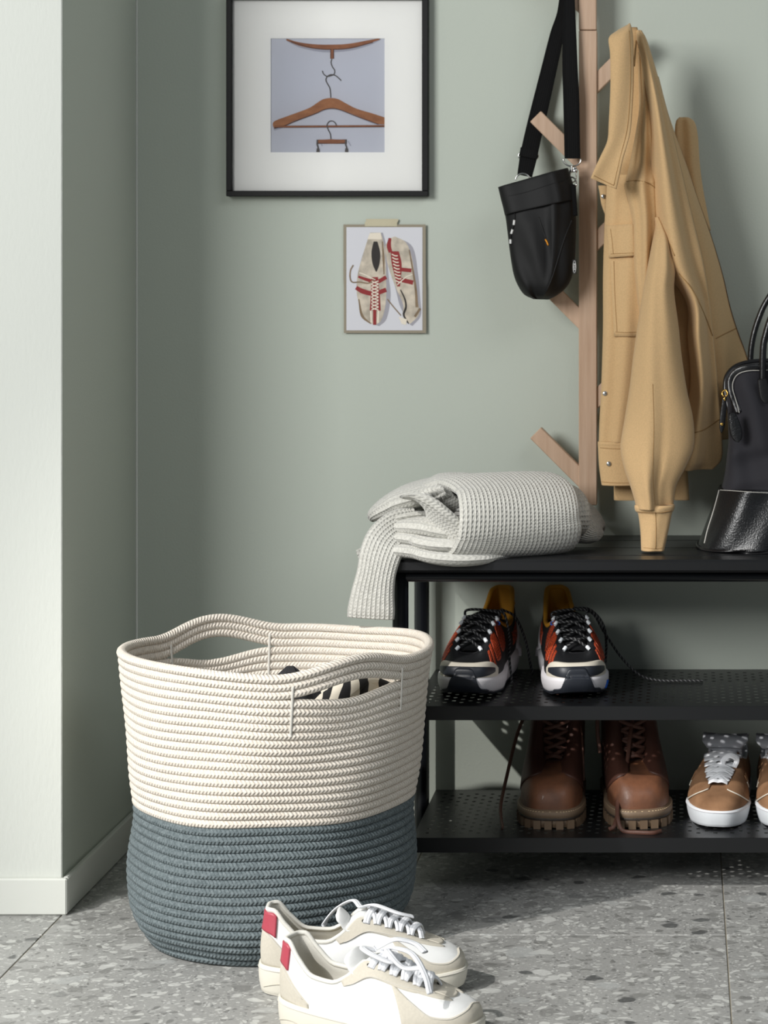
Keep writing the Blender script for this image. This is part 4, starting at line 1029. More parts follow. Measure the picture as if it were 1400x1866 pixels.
# ================================================================ shoes
def ip(tab, t):
    return float(np.interp(t, [a for a, b in tab], [b for a, b in tab]))
def ips(tab, t):
    """smooth monotone interpolation"""
    xs = [a for a, b in tab]; ys = [b for a, b in tab]; n = len(xs)
    if n == 1: return ys[0]
    t = min(max(t, xs[0]), xs[-1])
    i = 0
    while i < n-2 and t > xs[i+1]: i += 1
    def sl(k): return (ys[k+1]-ys[k])/(xs[k+1]-xs[k])
    def tg(k):
        if k == 0: return sl(0)
        if k == n-1: return sl(n-2)
        a, b = sl(k-1), sl(k)
        return 0.0 if a*b <= 0 else 2*a*b/(a+b)
    h = xs[i+1]-xs[i]; u = (t-xs[i])/h
    return ys[i]*(2*u**3-3*u**2+1)+tg(i)*h*(u**3-2*u*u+u)+ys[i+1]*(3*u*u-2*u**3)+tg(i+1)*h*(u**3-u*u)
class Last:
    """shoe form. local axes: y heel->toe, z up, x across. p: 0 heel, .5 toe, p<.5 is +x. v: -1..0 sole wall, 0..1 upper"""
    def __init__(s, L, ww, n, zs, zb, yh, yt, wB, zB, h1, k2, drop, fb=0.0, ft=0.004, bulge=0.003, mir=1, asym=0.004, endB=5, sole_bulge=0.0, nb=None):
        s.__dict__.update(L=L, ww=ww, n=n, zs=zs, zb=zb, yh=yh, yt=yt, wB=wB, zB=zB, h1=h1, k2=k2, drop=drop, fb=fb, ft=ft, bulge=bulge, mir=mir, asym=asym, endB=endB, sb=sole_bulge)
        s.c = {}
    def t(s, p): return (1-math.cos(2*PI*p))/2
    def side(s, p): return 1 if (p % 1) < 0.5 else -1
    def end(s, t, n): return (max(0.0, 1-abs(2*t-1)**n))**(1/n)
    def out(s, p):
        t = s.t(p); a = abs(2*t-1)**6
        return Vector((s.side(p)*(1-a), math.copysign(a, 2*t-1), 0)).normalized()
    def A(s, p):
        t = s.t(p); return Vector((s.side(p)*ips(s.ww, t)*s.end(t, s.n)+s.asym*math.sin(PI*t)-s.asym*2.2*max(0, t-.5)**1.5*3, s.L*t, ip(s.zs, t)))
    def B(s, p):
        t = s.t(p); return Vector((s.side(p)*ips(s.wB, t)*s.end(t, s.endB)+s.asym*.5*math.sin(PI*t), s.yh+(s.yt-s.yh)*t, ips(s.zB, t)))
    def raw(s, p, v):
        p = p % 1.0
        if v < 0:
            A = s.A(p); t = s.t(p); o = s.out(p); zb = ip(s.zb, t); w = v+1
            off = s.fb+(s.ft-s.fb)*w+s.sb*math.sin(PI*w)
            return Vector((A.x+o.x*off, A.y+o.y*off, zb+(A.z+0.002-zb)*w))
        A, B = s.A(p), s.B(p); t = s.t(p); o = s.out(p)
        d = A-B; d.z = 0
        P1 = A+Vector((0, 0, ips(s.h1, t)))+o*s.bulge; P2 = B+d*ips(s.k2, t)-Vector((0, 0, ips(s.drop, t)))
        u = 1-v
        return A*u**3+P1*3*u*u*v+P2*3*u*v*v+B*v**3
    def nrm(s, p, v):
        e = .004; a = s.raw(p+e, v)-s.raw(p-e, v)
        v0, v1 = max(v-.02, 0 if v >= 0 else -1), min(v+.02, 1)
        b_ = s.raw(p, v1)-s.raw(p, v0); n_ = a.cross(b_)
        if n_.length < 1e-12: n_ = Vector((0, 0, 1))
        n_.normalize(); q = s.raw(p, v)
        ctr = Vector((0, min(q.y*.92+.01, s.L*.8), .015))
        if n_.dot(q-ctr) < 0: n_ = -n_
        return n_
    def S(s, p, v, off=0.0):
        q = s.raw(p, v)
        if off: q = q+s.nrm(p, v)*off
        return Vector((q.x*s.mir, q.y, q.z))
    def surf(s, name, mat, par, np_=84, nv=14, v0=0.0, v1=1.0, off=0.0, wr=None):
        rows = []
        for i in range(nv+1):
            v = v0+(v1-v0)*i/nv
            rows.append([s.S(j/np_, v, off+(wr(j/np_, v) if wr else 0)) for j in range(np_+1)])
        v_, f_, u_ = grid(rows); return mesh_obj(name, v_, f_, mat, par, u_, local=True)
    def patch(s, name, mat, par, p0, p1, vlo, vhi, th=.0013, n1=26, n2=10, wr=None):
        """overlay: p in [p0,p1]; vlo, vhi numbers or functions of q in 0..1"""
        f0 = vlo if callable(vlo) else (lambda q: vlo); f1 = vhi if callable(vhi) else (lambda q: vhi)
        rows = []
        for i in range(-1, n2+2):
            row = []
            for j in range(-1, n1+2):
                q = min(max(j/n1, 0), 1); w_ = min(max(i/n2, 0), 1); p = p0+(p1-p0)*q
                v = f0(q)+(f1(q)-f0(q))*w_
                edge = i < 0 or j < 0 or i > n2 or j > n1
                row.append(s.S(p, v, -.0006 if edge else th+(wr(p, v) if wr else 0)))
            rows.append(row)
        v_, f_, u_ = grid(rows); return mesh_obj(name, v_, f_, mat, par, u_, local=True)
    def sole(s, name, mat, par, lo=-1.0, hi=0.0, extra=0.0, np_=84, nv=6, top=True, bottom=True):
        rows = []
        vs = [lo+(hi-lo)*i/nv for i in range(nv+1)]
        def q(p, v, ex):
            a = s.raw(p, v); o = s.out(p); return Vector(((a.x+o.x*ex)*s.mir, a.y+o.y*ex, a.z))
        rows.append([q(j/np_, vs[0], extra-.0015) for j in range(np_)])
        for v in vs: rows.append([q(j/np_, v+(.04 if v == vs[0] else (-.04 if v == vs[-1] else 0)), extra) for j in range(np_)])
        rows.append([q(j/np_, vs[-1], extra-.002) for j in range(np_)])
        if top: rows.append([q(j/np_, vs[-1], -.006) for j in range(np_)])
        U = [[(j/np_, i/len(rows)) for j in range(np_)] for i in range(len(rows))]
        v_, f_, u_ = grid(rows, U, closed=True, cap0=bottom, cap1=top, pair=True)
        return mesh_obj(name, v_, f_, mat, par, u_, local=True)
    def line(s, name, mat, par, pv, r, off=0.0006, n=40, rb=None, closed=False):
        q = spline(pv, n); pts = [s.S(a, b_, off) for a, b_ in q]
        ups = [tuple(s.nrm(a, b_)*1.0) for a, b_ in q]
        ups = [(u[0]*s.mir, u[1], u[2]) for u in ups]
        v_, f_, u_ = sweep(pts, r, rb, ups, 8, closed=closed); return mesh_obj(name, v_, f_, mat, par, u_, local=True)
    def pB(s, t): return math.acos(1-2*t)/(2*PI)
    def eye(s, side, t, v=.93, off=.001):
        p = s.pB(t); return s.S(p if side > 0 else 1-p, v, off)
    def common(s, root, upper, lining, binding=None, collar_r=.003, tongue=None, wr=None, insole=None, vlin=.15):
        up = s.surf('upper', upper, root, wr=wr)
        s.surf('lining', lining, root, nv=10, v0=vlin, v1=1.0, off=-.0028)
        if binding:
            pts = [s.S(-.27+.54*j/50, 1.0, -.0013) for j in range(51)]
            v_, f_, u_ = sweep(pts, collar_r*.8, collar_r*.8, (0, 0, 1), 8)
            mesh_obj('collar_binding', v_, f_, lining, root, u_, local=True)
            pts = [s.S(.27+.46*j/50, 1.0, -.0008) for j in range(51)]
            v_, f_, u_ = sweep(pts, .0016, .0016, (0, 0, 1), 8)
            mesh_obj('throat_edge', v_, f_, binding, root, u_, local=True)
        else:
            pts = [s.S(j/96, 1.0, -.0013) for j in range(96)]
            v_, f_, u_ = sweep(pts, collar_r*.8, collar_r*.8, (0, 0, 1), 8, closed=True)
            mesh_obj('collar_binding', v_, f_, lining, root, u_, local=True)
        rows = []
        for k in (1.0,):
            rows.append([Vector((a.x*.93*s.mir, a.y*.97+.003, a.z+.004)) for a in (s.A(j/64) for j in range(64))])
        rows.append([Vector((a.x*.80*s.mir, a.y*.93+.008, a.z+.0045)) for a in (s.A(j/64) for j in range(64))])
        v_, f_, u_ = grid(rows, closed=True, cap1=True, pair=True); mesh_obj('insole', v_, f_, insole or lining, root, u_, local=True)
        return up
    def tongue(s, root, mat, t0, t1, ext=(0, -.008, .012), wtop=.028, th=.003, lift=.0, name='tongue', ns=26, extra=None):
        ctrl = []
        for t in np.linspace(t1, t0, 6):
            a, b_ = s.eye(1, t, 1.0, 0), s.eye(-1, t, 1.0, 0); m = (a+b_)/2
            ctrl.append((m.x, m.y, m.z-.0035+lift*(t1-t)/(t1-t0), (a-b_).length/2+.004))
        m = ctrl[-1]; ctrl.append((m[0]+ext[0]*.5, m[1]+ext[1]*.5, m[2]+ext[2]*.55, (m[3]+wtop)/2)); ctrl.append((m[0]+ext[0], m[1]+ext[1], m[2]+ext[2], wtop)); ctrl += [] if extra else [(m[0]+ext[0]*1.35, m[1]+ext[1]*1.35, m[2]+ext[2]*1.25, wtop*.62)]
        if extra: ctrl += extra
        q = spline(ctrl, ns); n = len(q)
        rows = []
        for side in (1,):
            for i in range(n):
                c = Vector(q[i][:3]); w_ = max(q[i][3], .004)
                t = (Vector(q[min(i+1, n-1)][:3])-Vector(q[max(i-1, 0)][:3])).normalized(); nn_ = Vector((1, 0, 0)).cross(t)
                if nn_.z < 0 and abs(nn_.z) > .3: nn_ = -nn_
                if nn_.y < 0 and abs(nn_.z) <= .3: nn_ = -nn_
                row = []
                for j in range(25):
                    th_ = 2*PI*j/24; cx = math.copysign(abs(math.cos(th_))**.8, math.cos(th_)); sy = math.sin(th_)
                    row.append(c+Vector((w_*cx, 0, 0))+nn_*(th*sy-.0045*cx*cx*(w_/.02)))
                rows.append(row)
        v_, f_, u_ = grid(rows, cap0=True, cap1=True); return mesh_obj(name, v_, f_, mat, root, u_, local=True)

def shoe_root(name, label, Y, px, z, rz, group=None):
    r = thing(name, label, 'boot' if 'boot' in name else 'shoe', ((px-VX)*Y/F, Y, z), rz, group)
    return r
def ltube(name, pts, r, mat, par, ns=None, n=8, rb=None, up=(0, 0, 1), e=2.0, uvs=(1, 1)):
    if ns: pts = spline(pts, ns)
    v_, f_, u_ = sweep(pts, r, rb, up, n, e, uvs=uvs); return mesh_obj(name, v_, f_, mat, par, u_, local=True)

M['white_leather'] = plain('white_leather', srgb(238, 238, 234), .5, nscale=900, ndist=.0002)
M['white_mesh'] = plain('white_mesh_fabric', srgb(226, 227, 226), .8, nscale=1500, ndist=.0005)
M['suede_cream'] = plain('cream_suede', srgb(200, 194, 180), .95, nscale=1400, ndist=.0004, var=.06, vscale=300)
M['rubber_cream'] = plain('cream_rubber', srgb(216, 212, 199), .5, nscale=300, ndist=.0001)
M['red_leather'] = plain('red_leather', srgb(172, 68, 82), .45, nscale=500, ndist=.0002)
M['canvas_lining'] = plain('off_white_lining', srgb(218, 216, 208), .9, nscale=900, ndist=.0003)
M['insole_tan'] = plain('straw_insole', srgb(206, 190, 150), .9)
M['lace_white'] = chevron('white_cotton_lace', srgb(236, 238, 242), 6.0, 900.0, .5, .0004)
M['lace_grey'] = plain('grey_lining', srgb(176, 178, 184), .9, nscale=800, ndist=.0003)
M['eyelet_dark'] = plain('dark_eyelet', srgb(60, 58, 52), .4, .6)
M['ink'] = plain('black_knit_upper', srgb(17, 18, 21), .6, nscale=1200, ndist=.0002)
M['navy_rubber'] = plain('dark_navy_rubber', srgb(35, 39, 47), .45, nscale=700, ndist=.00012)
M['white_foam'] = plain('white_foam', srgb(222, 219, 222), .55, nscale=900, ndist=.0001)
M['bone'] = plain('bone_leather', srgb(212, 205, 190), .55, nscale=900, ndist=.0002)
M['ochre'] = plain('ochre_neoprene', srgb(190, 132, 28), .75, nscale=900, ndist=.0002)
M['blue'] = plain('bright_blue', srgb(20, 90, 190), .4)
def mesh_orange():
    m, nt, b = newmat('orange_honeycomb_mesh'); b.inputs['Roughness'].default_value = .6
    tc = N(nt, 'ShaderNodeTexCoord'); vo = N(nt, 'ShaderNodeTexVoronoi', i_Scale=560.0, i_Randomness=.3); nt.links.new(tc.outputs['Object'], vo.inputs['Vector'])
    k = mth(nt, 'MULTIPLY', mth(nt, 'SUBTRACT', vo.outputs['Distance'], .28), 5, True)
    nt.links.new(mixc(nt, k, srgb(226, 92, 44), srgb(120, 36, 14)), b.inputs['Base Color']); bump(nt, b, vo.outputs['Distance'], .0003, -1.0); return m
M['orange'] = mesh_orange()
def fleck(name, c1, c2, f_):
    m, nt, b = newmat(name); b.inputs['Roughness'].default_value = .85
    uv = N(nt, 'ShaderNodeUVMap'); sp = N(nt, 'ShaderNodeSeparateXYZ'); nt.links.new(uv.outputs[0], sp.inputs[0])
    w_ = mth(nt, 'SINE', mth(nt, 'ADD', mth(nt, 'MULTIPLY', sp.outputs[1], f_), mth(nt, 'MULTIPLY', sp.outputs[0], 12.6)))
    k = mth(nt, 'MULTIPLY', mth(nt, 'SUBTRACT', w_, .75), 8, True)
    nt.links.new(mixc(nt, k, c1, c2), b.inputs['Base Color']); return m
M['rope_lace'] = fleck('black_flecked_lace', srgb(20, 21, 24), srgb(118, 118, 118), 900)
M['boot_leather'] = plain('brown_oiled_leather', srgb(124, 80, 55), .52, nscale=160, ndist=.0004, col2=srgb(82, 55, 42), vscale=22, coat=.05)
M['boot_dark'] = plain('dark_brown_leather', srgb(76, 46, 36), .55, nscale=300, ndist=.0003, var=.25)
M['boot_sole'] = plain('brown_rubber_sole', srgb(120, 100, 80), .6, nscale=300, ndist=.0002)
M['boot_sole_dark'] = plain('dark_sole_layer', srgb(58, 50, 44), .6)
M['boot_tread'] = plain('tan_rubber_tread', srgb(112, 92, 72), .6)
M['welt'] = plain('cream_welt_thread', srgb(214, 190, 150), .7)
M['lace_brown'] = plain('brown_leather_lace', srgb(86, 54, 42), .6, nscale=400, ndist=.0003)
M['suede_brown'] = plain('tan_brown_suede', srgb(150, 112, 80), .9, nscale=900, ndist=.0005, col2=srgb(120, 86, 58), vscale=26)
M['rubber_white'] = plain('white_rubber', srgb(226, 230, 234), .45, nscale=200, ndist=.0001)

# ---------------------------------------------------------------- white trainers in front of the basket
def white_trainer(name, label, heel_px, Y, rz, mir, bow):
    r = shoe_root(name, label, Y, heel_px, 0.0, rz)
    s = Last(L=.266, ww=[(0, .036), (.25, .037), (.5, .040), (.72, .0465), (1, .042)], n=3.0,
             zs=[(0, .040), (.25, .035), (.6, .028), (.85, .029), (1, .033)], zb=[(0, .0025), (.1, .0), (.78, .0), (1, .009)],
             yh=.006, yt=.205, wB=[(0, .024), (.15, .027), (.4, .031), (.6, .022), (.8, .016), (1, .012)],
             zB=[(0, .112), (.05, .1115), (.13, .094), (.25, .074), (.4, .071), (.5, .080), (.62, .100), (.8, .086), (1, .066)],
             h1=[(0, .035), (.4, .022), (.7, .022), (1, .021)], k2=[(0, .25), (.5, .30), (.85, .45), (1, .62)], drop=[(0, .025), (.3, .012), (.6, .008), (1, .004)],
             fb=.001, ft=.0045, bulge=.004, mir=mir, sole_bulge=.002)
    s.common(r, M['white_mesh'], M['canvas_lining'], insole=M['insole_tan'], collar_r=.0040)
    so = s.sole('sole', M['rubber_cream'], r); tl_ = s.line('sole_stitching', M['thread'], so, [(p, -.16) for p in np.linspace(0.001, .999, 40)], .0006, off=.0004, n=160)
    for sg in (1, -1):
        q = (lambda a: a) if sg > 0 else (lambda a: 1-a)
        s.line('sole_groove', M['suede_cream'], so, [(q(.05), -.75), (q(.11), -.55), (q(.15), -.75), (q(.17), -.9)], .0008, off=.0002)
        # suede eye stay
        s.patch('eye_stay', M['suede_cream'], r, q(s.pB(.46)), q(s.pB(.985)), lambda u: .62+.16*abs(2*u-1)**2 if u < .6 else .64-.14*(u-.6), .985, .0016, n1=34)
        s.line('stitching', M['thread'], r, [(q(s.pB(t)), .665+.12*abs(2*(t-.46)/.53-1)**2) for t in np.linspace(.48, .96, 12)], .0004, off=.0020)
        for t in np.linspace(.62, .96, 6):
            c = s.eye(sg, t, .88, .0022); nn_ = s.nrm(q(s.pB(t)), .88); nn_ = Vector((nn_.x*mir, nn_.y, nn_.z))
            v_, f_, u_ = sweep([c-nn_*.0012, c+nn_*.0003], .0019, None, (0, 1, 0.01), 10); mesh_obj('eyelet', v_, f_, M['eyelet_dark'], r, u_, local=True)
    s.patch('heel_counter', M['suede_cream'], r, -.150, .150, .0, lambda q: .60-.52*(abs(2*q-1))**2.2, .0016, n1=50)
    s.line('stitching', M['thread'], r, [(-.150+.3*q, (.60-.52*(abs(2*q-1))**2.2)-.03) for q in np.linspace(.04, .96, 20)], .0004, off=.0020, n=60)
    s.patch('heel_tab', M['red_leather'], r, -.09, .09, lambda q: .60-.10*abs(2*q-1)**2, .955, .0030, n1=40)
    s.patch('toe_cap', M['suede_cream'], r, .322, .678, .0, lambda q: ips([(0, .40), (.30, .27), (.5, .20), (.68, .24), (.85, .46), (1, .70)], abs(2*q-1)), .0014, n1=80, n2=12)
    s.line('stitching', M['thread'], r, [(.322+.356*q, ips([(0, .40), (.30, .27), (.5, .20), (.68, .24), (.85, .46), (1, .70)], abs(2*q-1))-.025) for q in np.linspace(.06, .94, 31)], .0004, off=.0018, n=120)
    s.patch('lace_guard', M['suede_cream'], r, .468, .532, lambda q: .66+.04*abs(2*q-1), .985, .0022, n1=16)
    s.tongue(r, M['white_mesh'], .55, .97, ext=(0, -.012, .012), wtop=.026, th=.0035, lift=.004)
    # flat cotton laces, criss-crossed with puffed loops
    ts_ = [.95, .885, .82, .755, .69, .63]
    for i in range(5):
        for sg in (1, -1):
            a = s.eye(sg, ts_[i], .84, .0035); b_ = s.eye(-sg, ts_[i+1], .84, .0035); m = (a+b_)/2+Vector((0, .002*sg, .0085+.002*(sg > 0)+R.uniform(-.001, .0025)))
            a2 = a+(b_-a)*.18+Vector((0, 0, .006)); b2 = b_+(a-b_)*.18+Vector((0, 0, .006))
            ltube('lace', [a-Vector((0, 0, .002)), a2, m, b2, b_-Vector((0, 0, .002))], .0048, M['lace_white'], r, ns=22, rb=.0018, up=(0, .35, 1), n=10, e=2.4)
    top = (s.eye(1, .6, .9, 0)+s.eye(-1, .6, .9, 0))/2+Vector((0, 0, .012))
    for pts in bow:
        ltube('lace_loop', [top+Vector((x*mir, y, z)) for x, y, z in pts], .0046, M['lace_white'], r, ns=40, rb=.0018, up=(.1, .2, 1), n=10, e=2.4)
    return r
bow1 = [[(0, 0, 0), (.020, -.012, .004), (.040, -.035, -.012), (.050, -.052, -.034), (.050, -.050, -.048)], [(0, 0, 0), (-.02, .02, .008), (-.03, .05, 0), (-.02, .07, -.008)]]
bow2 = [[(0, 0, 0), (.016, -.008, .006), (.030, .012, .004), (.026, .035, -.004), (.010, .028, -.002), (0, .010, .0)],
        [(0, .012, .002), (.020, .040, .012), (.024, .066, .008), (.034, .088, -.012), (.040, .098, -.032)],
        [(0, 0, .002), (-.018, .018, .010), (-.030, .04, .004), (-.020, .06, -.002)], [(.004, .02, .004), (.028, .035, .008), (.034, .058, -.006), (.020, .078, -.008)]]
white_trainer('trainer', 'white trainer with red heel tab directly against the basket, behind its mate', 479, 2.987, math.radians(-90+4), -1, bow1)
white_trainer('trainer', 'white trainer with red heel tab nearest the viewer, loose lace bow on top', 521, 2.856, math.radians(-90-21), 1, bow2)

# ---------------------------------------------------------------- orange and black running shoes
def runner(label, px, Y, rz, mir, loose):
    r = shoe_root('running_shoe', label, Y, px, ZM, rz, None)
    s = Last(L=.285, ww=[(0, .034), (.25, .037), (.5, .042), (.74, .0500), (1, .048)], n=3.2,
             zs=[(0, .044), (.25, .038), (.6, .030), (.85, .030), (1, .034)], zb=[(0, .004), (.1, .0), (.72, .0), (.88, .004), (1, .012)],
             yh=.004, yt=.230, wB=[(0, .020), (.15, .025), (.4, .030), (.6, .021), (.8, .022), (1, .021)],
             zB=[(0, .138), (.05, .134), (.12, .112), (.25, .088), (.4, .088), (.52, .098), (.62, .108), (.8, .090), (1, .064)],
             h1=[(0, .045), (.4, .030), (.7, .026), (1, .024)], k2=[(0, .25), (.5, .35), (.85, .50), (1, .66)], drop=[(0, .03), (.3, .014), (.6, .008), (1, .004)],
             fb=-.001, ft=.005, bulge=.005, mir=mir, sole_bulge=.003)
    s.common(r, M['ink'], M['ochre'], binding=M['ink'], collar_r=.005, vlin=.35)
    s.sole('midsole', M['white_foam'], r, lo=-.86, hi=.06)
    s.sole('outsole', M['navy_rubber'], r, lo=-1.0, hi=-.80, extra=.0012, nv=2)
    # black rubber bumper climbing the toe
    s.patch('toe_bumper', M['navy_rubber'], r, .425, .575, -.93, lambda q: -.72+.98*(math.exp(-((q-.5)/.23)**4)), .0034, n1=40, n2=16)
    s.patch('toe_cap', M['bone'], r, .36, .64, .0, lambda q: .46-.30*abs(2*q-1)**3, .0014, n1=60)
    s.patch('toe_guard', M['navy_rubber'], r, .385, .615, lambda q: .02+.10*abs(2*q-1)**2, lambda q: .30-.10*abs(2*q-1)**2, .0026, n1=50)
    for sg in (1, -1):
        q = (lambda a: a) if sg > 0 else (lambda a: 1-a)
        s.patch('mesh_panel', M['orange'], r, q(.250), q(.318), lambda u: .62-.30*(1-abs(2*u-1)**4)**.5, lambda u: .62+.27*(1-abs(2*u-1)**4)**.5, .0010, n1=14)
        s.patch('mesh_panel', M['orange'], r, q(.324), q(.366), lambda u: .55-.27*(1-abs(2*u-1)**4)**.5, lambda u: .55+.30*(1-abs(2*u-1)**4)**.5, .0010, n1=12)
        s.patch('mesh_panel', M['orange'], r, q(.372), q(.384), .08, .74, .0010, n1=6)
        s.patch('mesh_panel', M['orange'], r, q(.392), q(.403), .08, .66, .0012, n1=6)
        s.patch('mesh_panel', M['orange'], r, q(.12), q(.18), .2, .6, .0010, n1=10)
        s.patch('heel_fin', M['white_foam'], r, q(.03), q(.13), -.3, lambda u: .40-.3*u, .004, n1=12)
        c = s.eye(sg, .60, .80, .002); nn_ = Vector((sg*mir*.6, .5, .6)).normalized()
        pts = [c+Matrix.Rotation(a*PI/6, 3, nn_) @ (nn_.orthogonal().normalized()*.0032) for a in range(12)]
        v_, f_, u_ = sweep(pts, .0011, None, tuple(nn_), 6, closed=True); mesh_obj('eyelet_ring', v_, f_, M['blue'], r, u_, local=True)
    if mir < 0: s.patch('sole_tab', M['blue'], r, .368, .380, -.78, -.35, .0022, n1=3)
    s.tongue(r, M['ink'], .54, .97, ext=(0, -.010, .010), wtop=.026, th=.0035, lift=.003)
    s.patch('heel_pull', M['ochre'], r, -.07, .07, .70, .995, .0018, n1=20)
    ts_ = [.955, .875, .79, .705, .62]
    for i in range(4):
        for sg in (1, -1):
            a = s.eye(sg, ts_[i], .93, .003); b_ = s.eye(-sg, ts_[i+1], .93, .003); m = (a+b_)/2+Vector((0, 0, .006+.0015*(sg > 0)))
            ltube('lace', [a, a+(b_-a)*.2+Vector((0, 0, .0035)), m, b_+(a-b_)*.2+Vector((0, 0, .0035)), b_], .0021, M['rope_lace'], r, ns=20)
    for i in range(5):
        for sg in (1, -1):
            a = s.eye(sg, ts_[i], .90, .0035); d = Vector((-sg*mir*.5, -.35, .55)).normalized()
            v_, f_, u_ = sweep([a-d*.0038, a-d*.003, a+d*.003, a+d*.0038], [.0024, .0030, .0030, .0024], None, (0, 1, 0.1), 10); mesh_obj('lace_loop', v_, f_, M['rubber_white'], r, u_, local=True)
    tl_, tr_ = s.eye(1, .585, .9, .004), s.eye(-1, .585, .9, .004); m = (tl_+tr_)/2
    ltube('lace', [tl_, tl_+Vector((0, -.006, .012)), m+Vector((0, -.004, .014)), tr_+Vector((0, -.002, .010)), tr_], .0022, M['rope_lace'], r, ns=24)
    ltube('lace', [tl_+Vector((0, .004, .0)), m+Vector((0, .010, .010)), m+Vector((.006, .016, -.004)), tr_+Vector((0, .008, .004)), tr_], .0022, M['rope_lace'], r, ns=24)
    for pts in loose: ltube('loose_lace', pts, .0021, M['rope_lace'], r, ns=60)
    return r
# local coordinates: x to the viewer's left (shoes turned half round), y towards the viewer
runner('orange and black running shoe with knotted laces, left one on the middle shelf', 920, 3.783, PI+math.radians(-10), 1,
       [[(-.012, .135, .118), (-.032, .128, .112), (-.040, .125, .075), (-.044, .14, .045), (-.050, .15, .012), (-.052, .155, .003)], [(-.02, .10, .115), (-.04, .085, .10), (-.055, .075, .06), (-.062, .07, .02), (-.066, .07, .003)]])
runner('orange and black running shoe whose laces trail onto the middle shelf to the right', 1012, 3.783, PI+math.radians(12), -1,
       [[(-.010, .13, .120), (-.038, .125, .116), (-.060, .12, .092), (-.066, .12, .06), (-.062, .13, .02)], [(-.010, .125, .118), (-.042, .12, .110), (-.062, .125, .078), (-.088, .14, .038), (-.115, .155, .012), (-.145, .165, .0035), (-.185, .172, .0028), (-.215, .178, .0026)]])

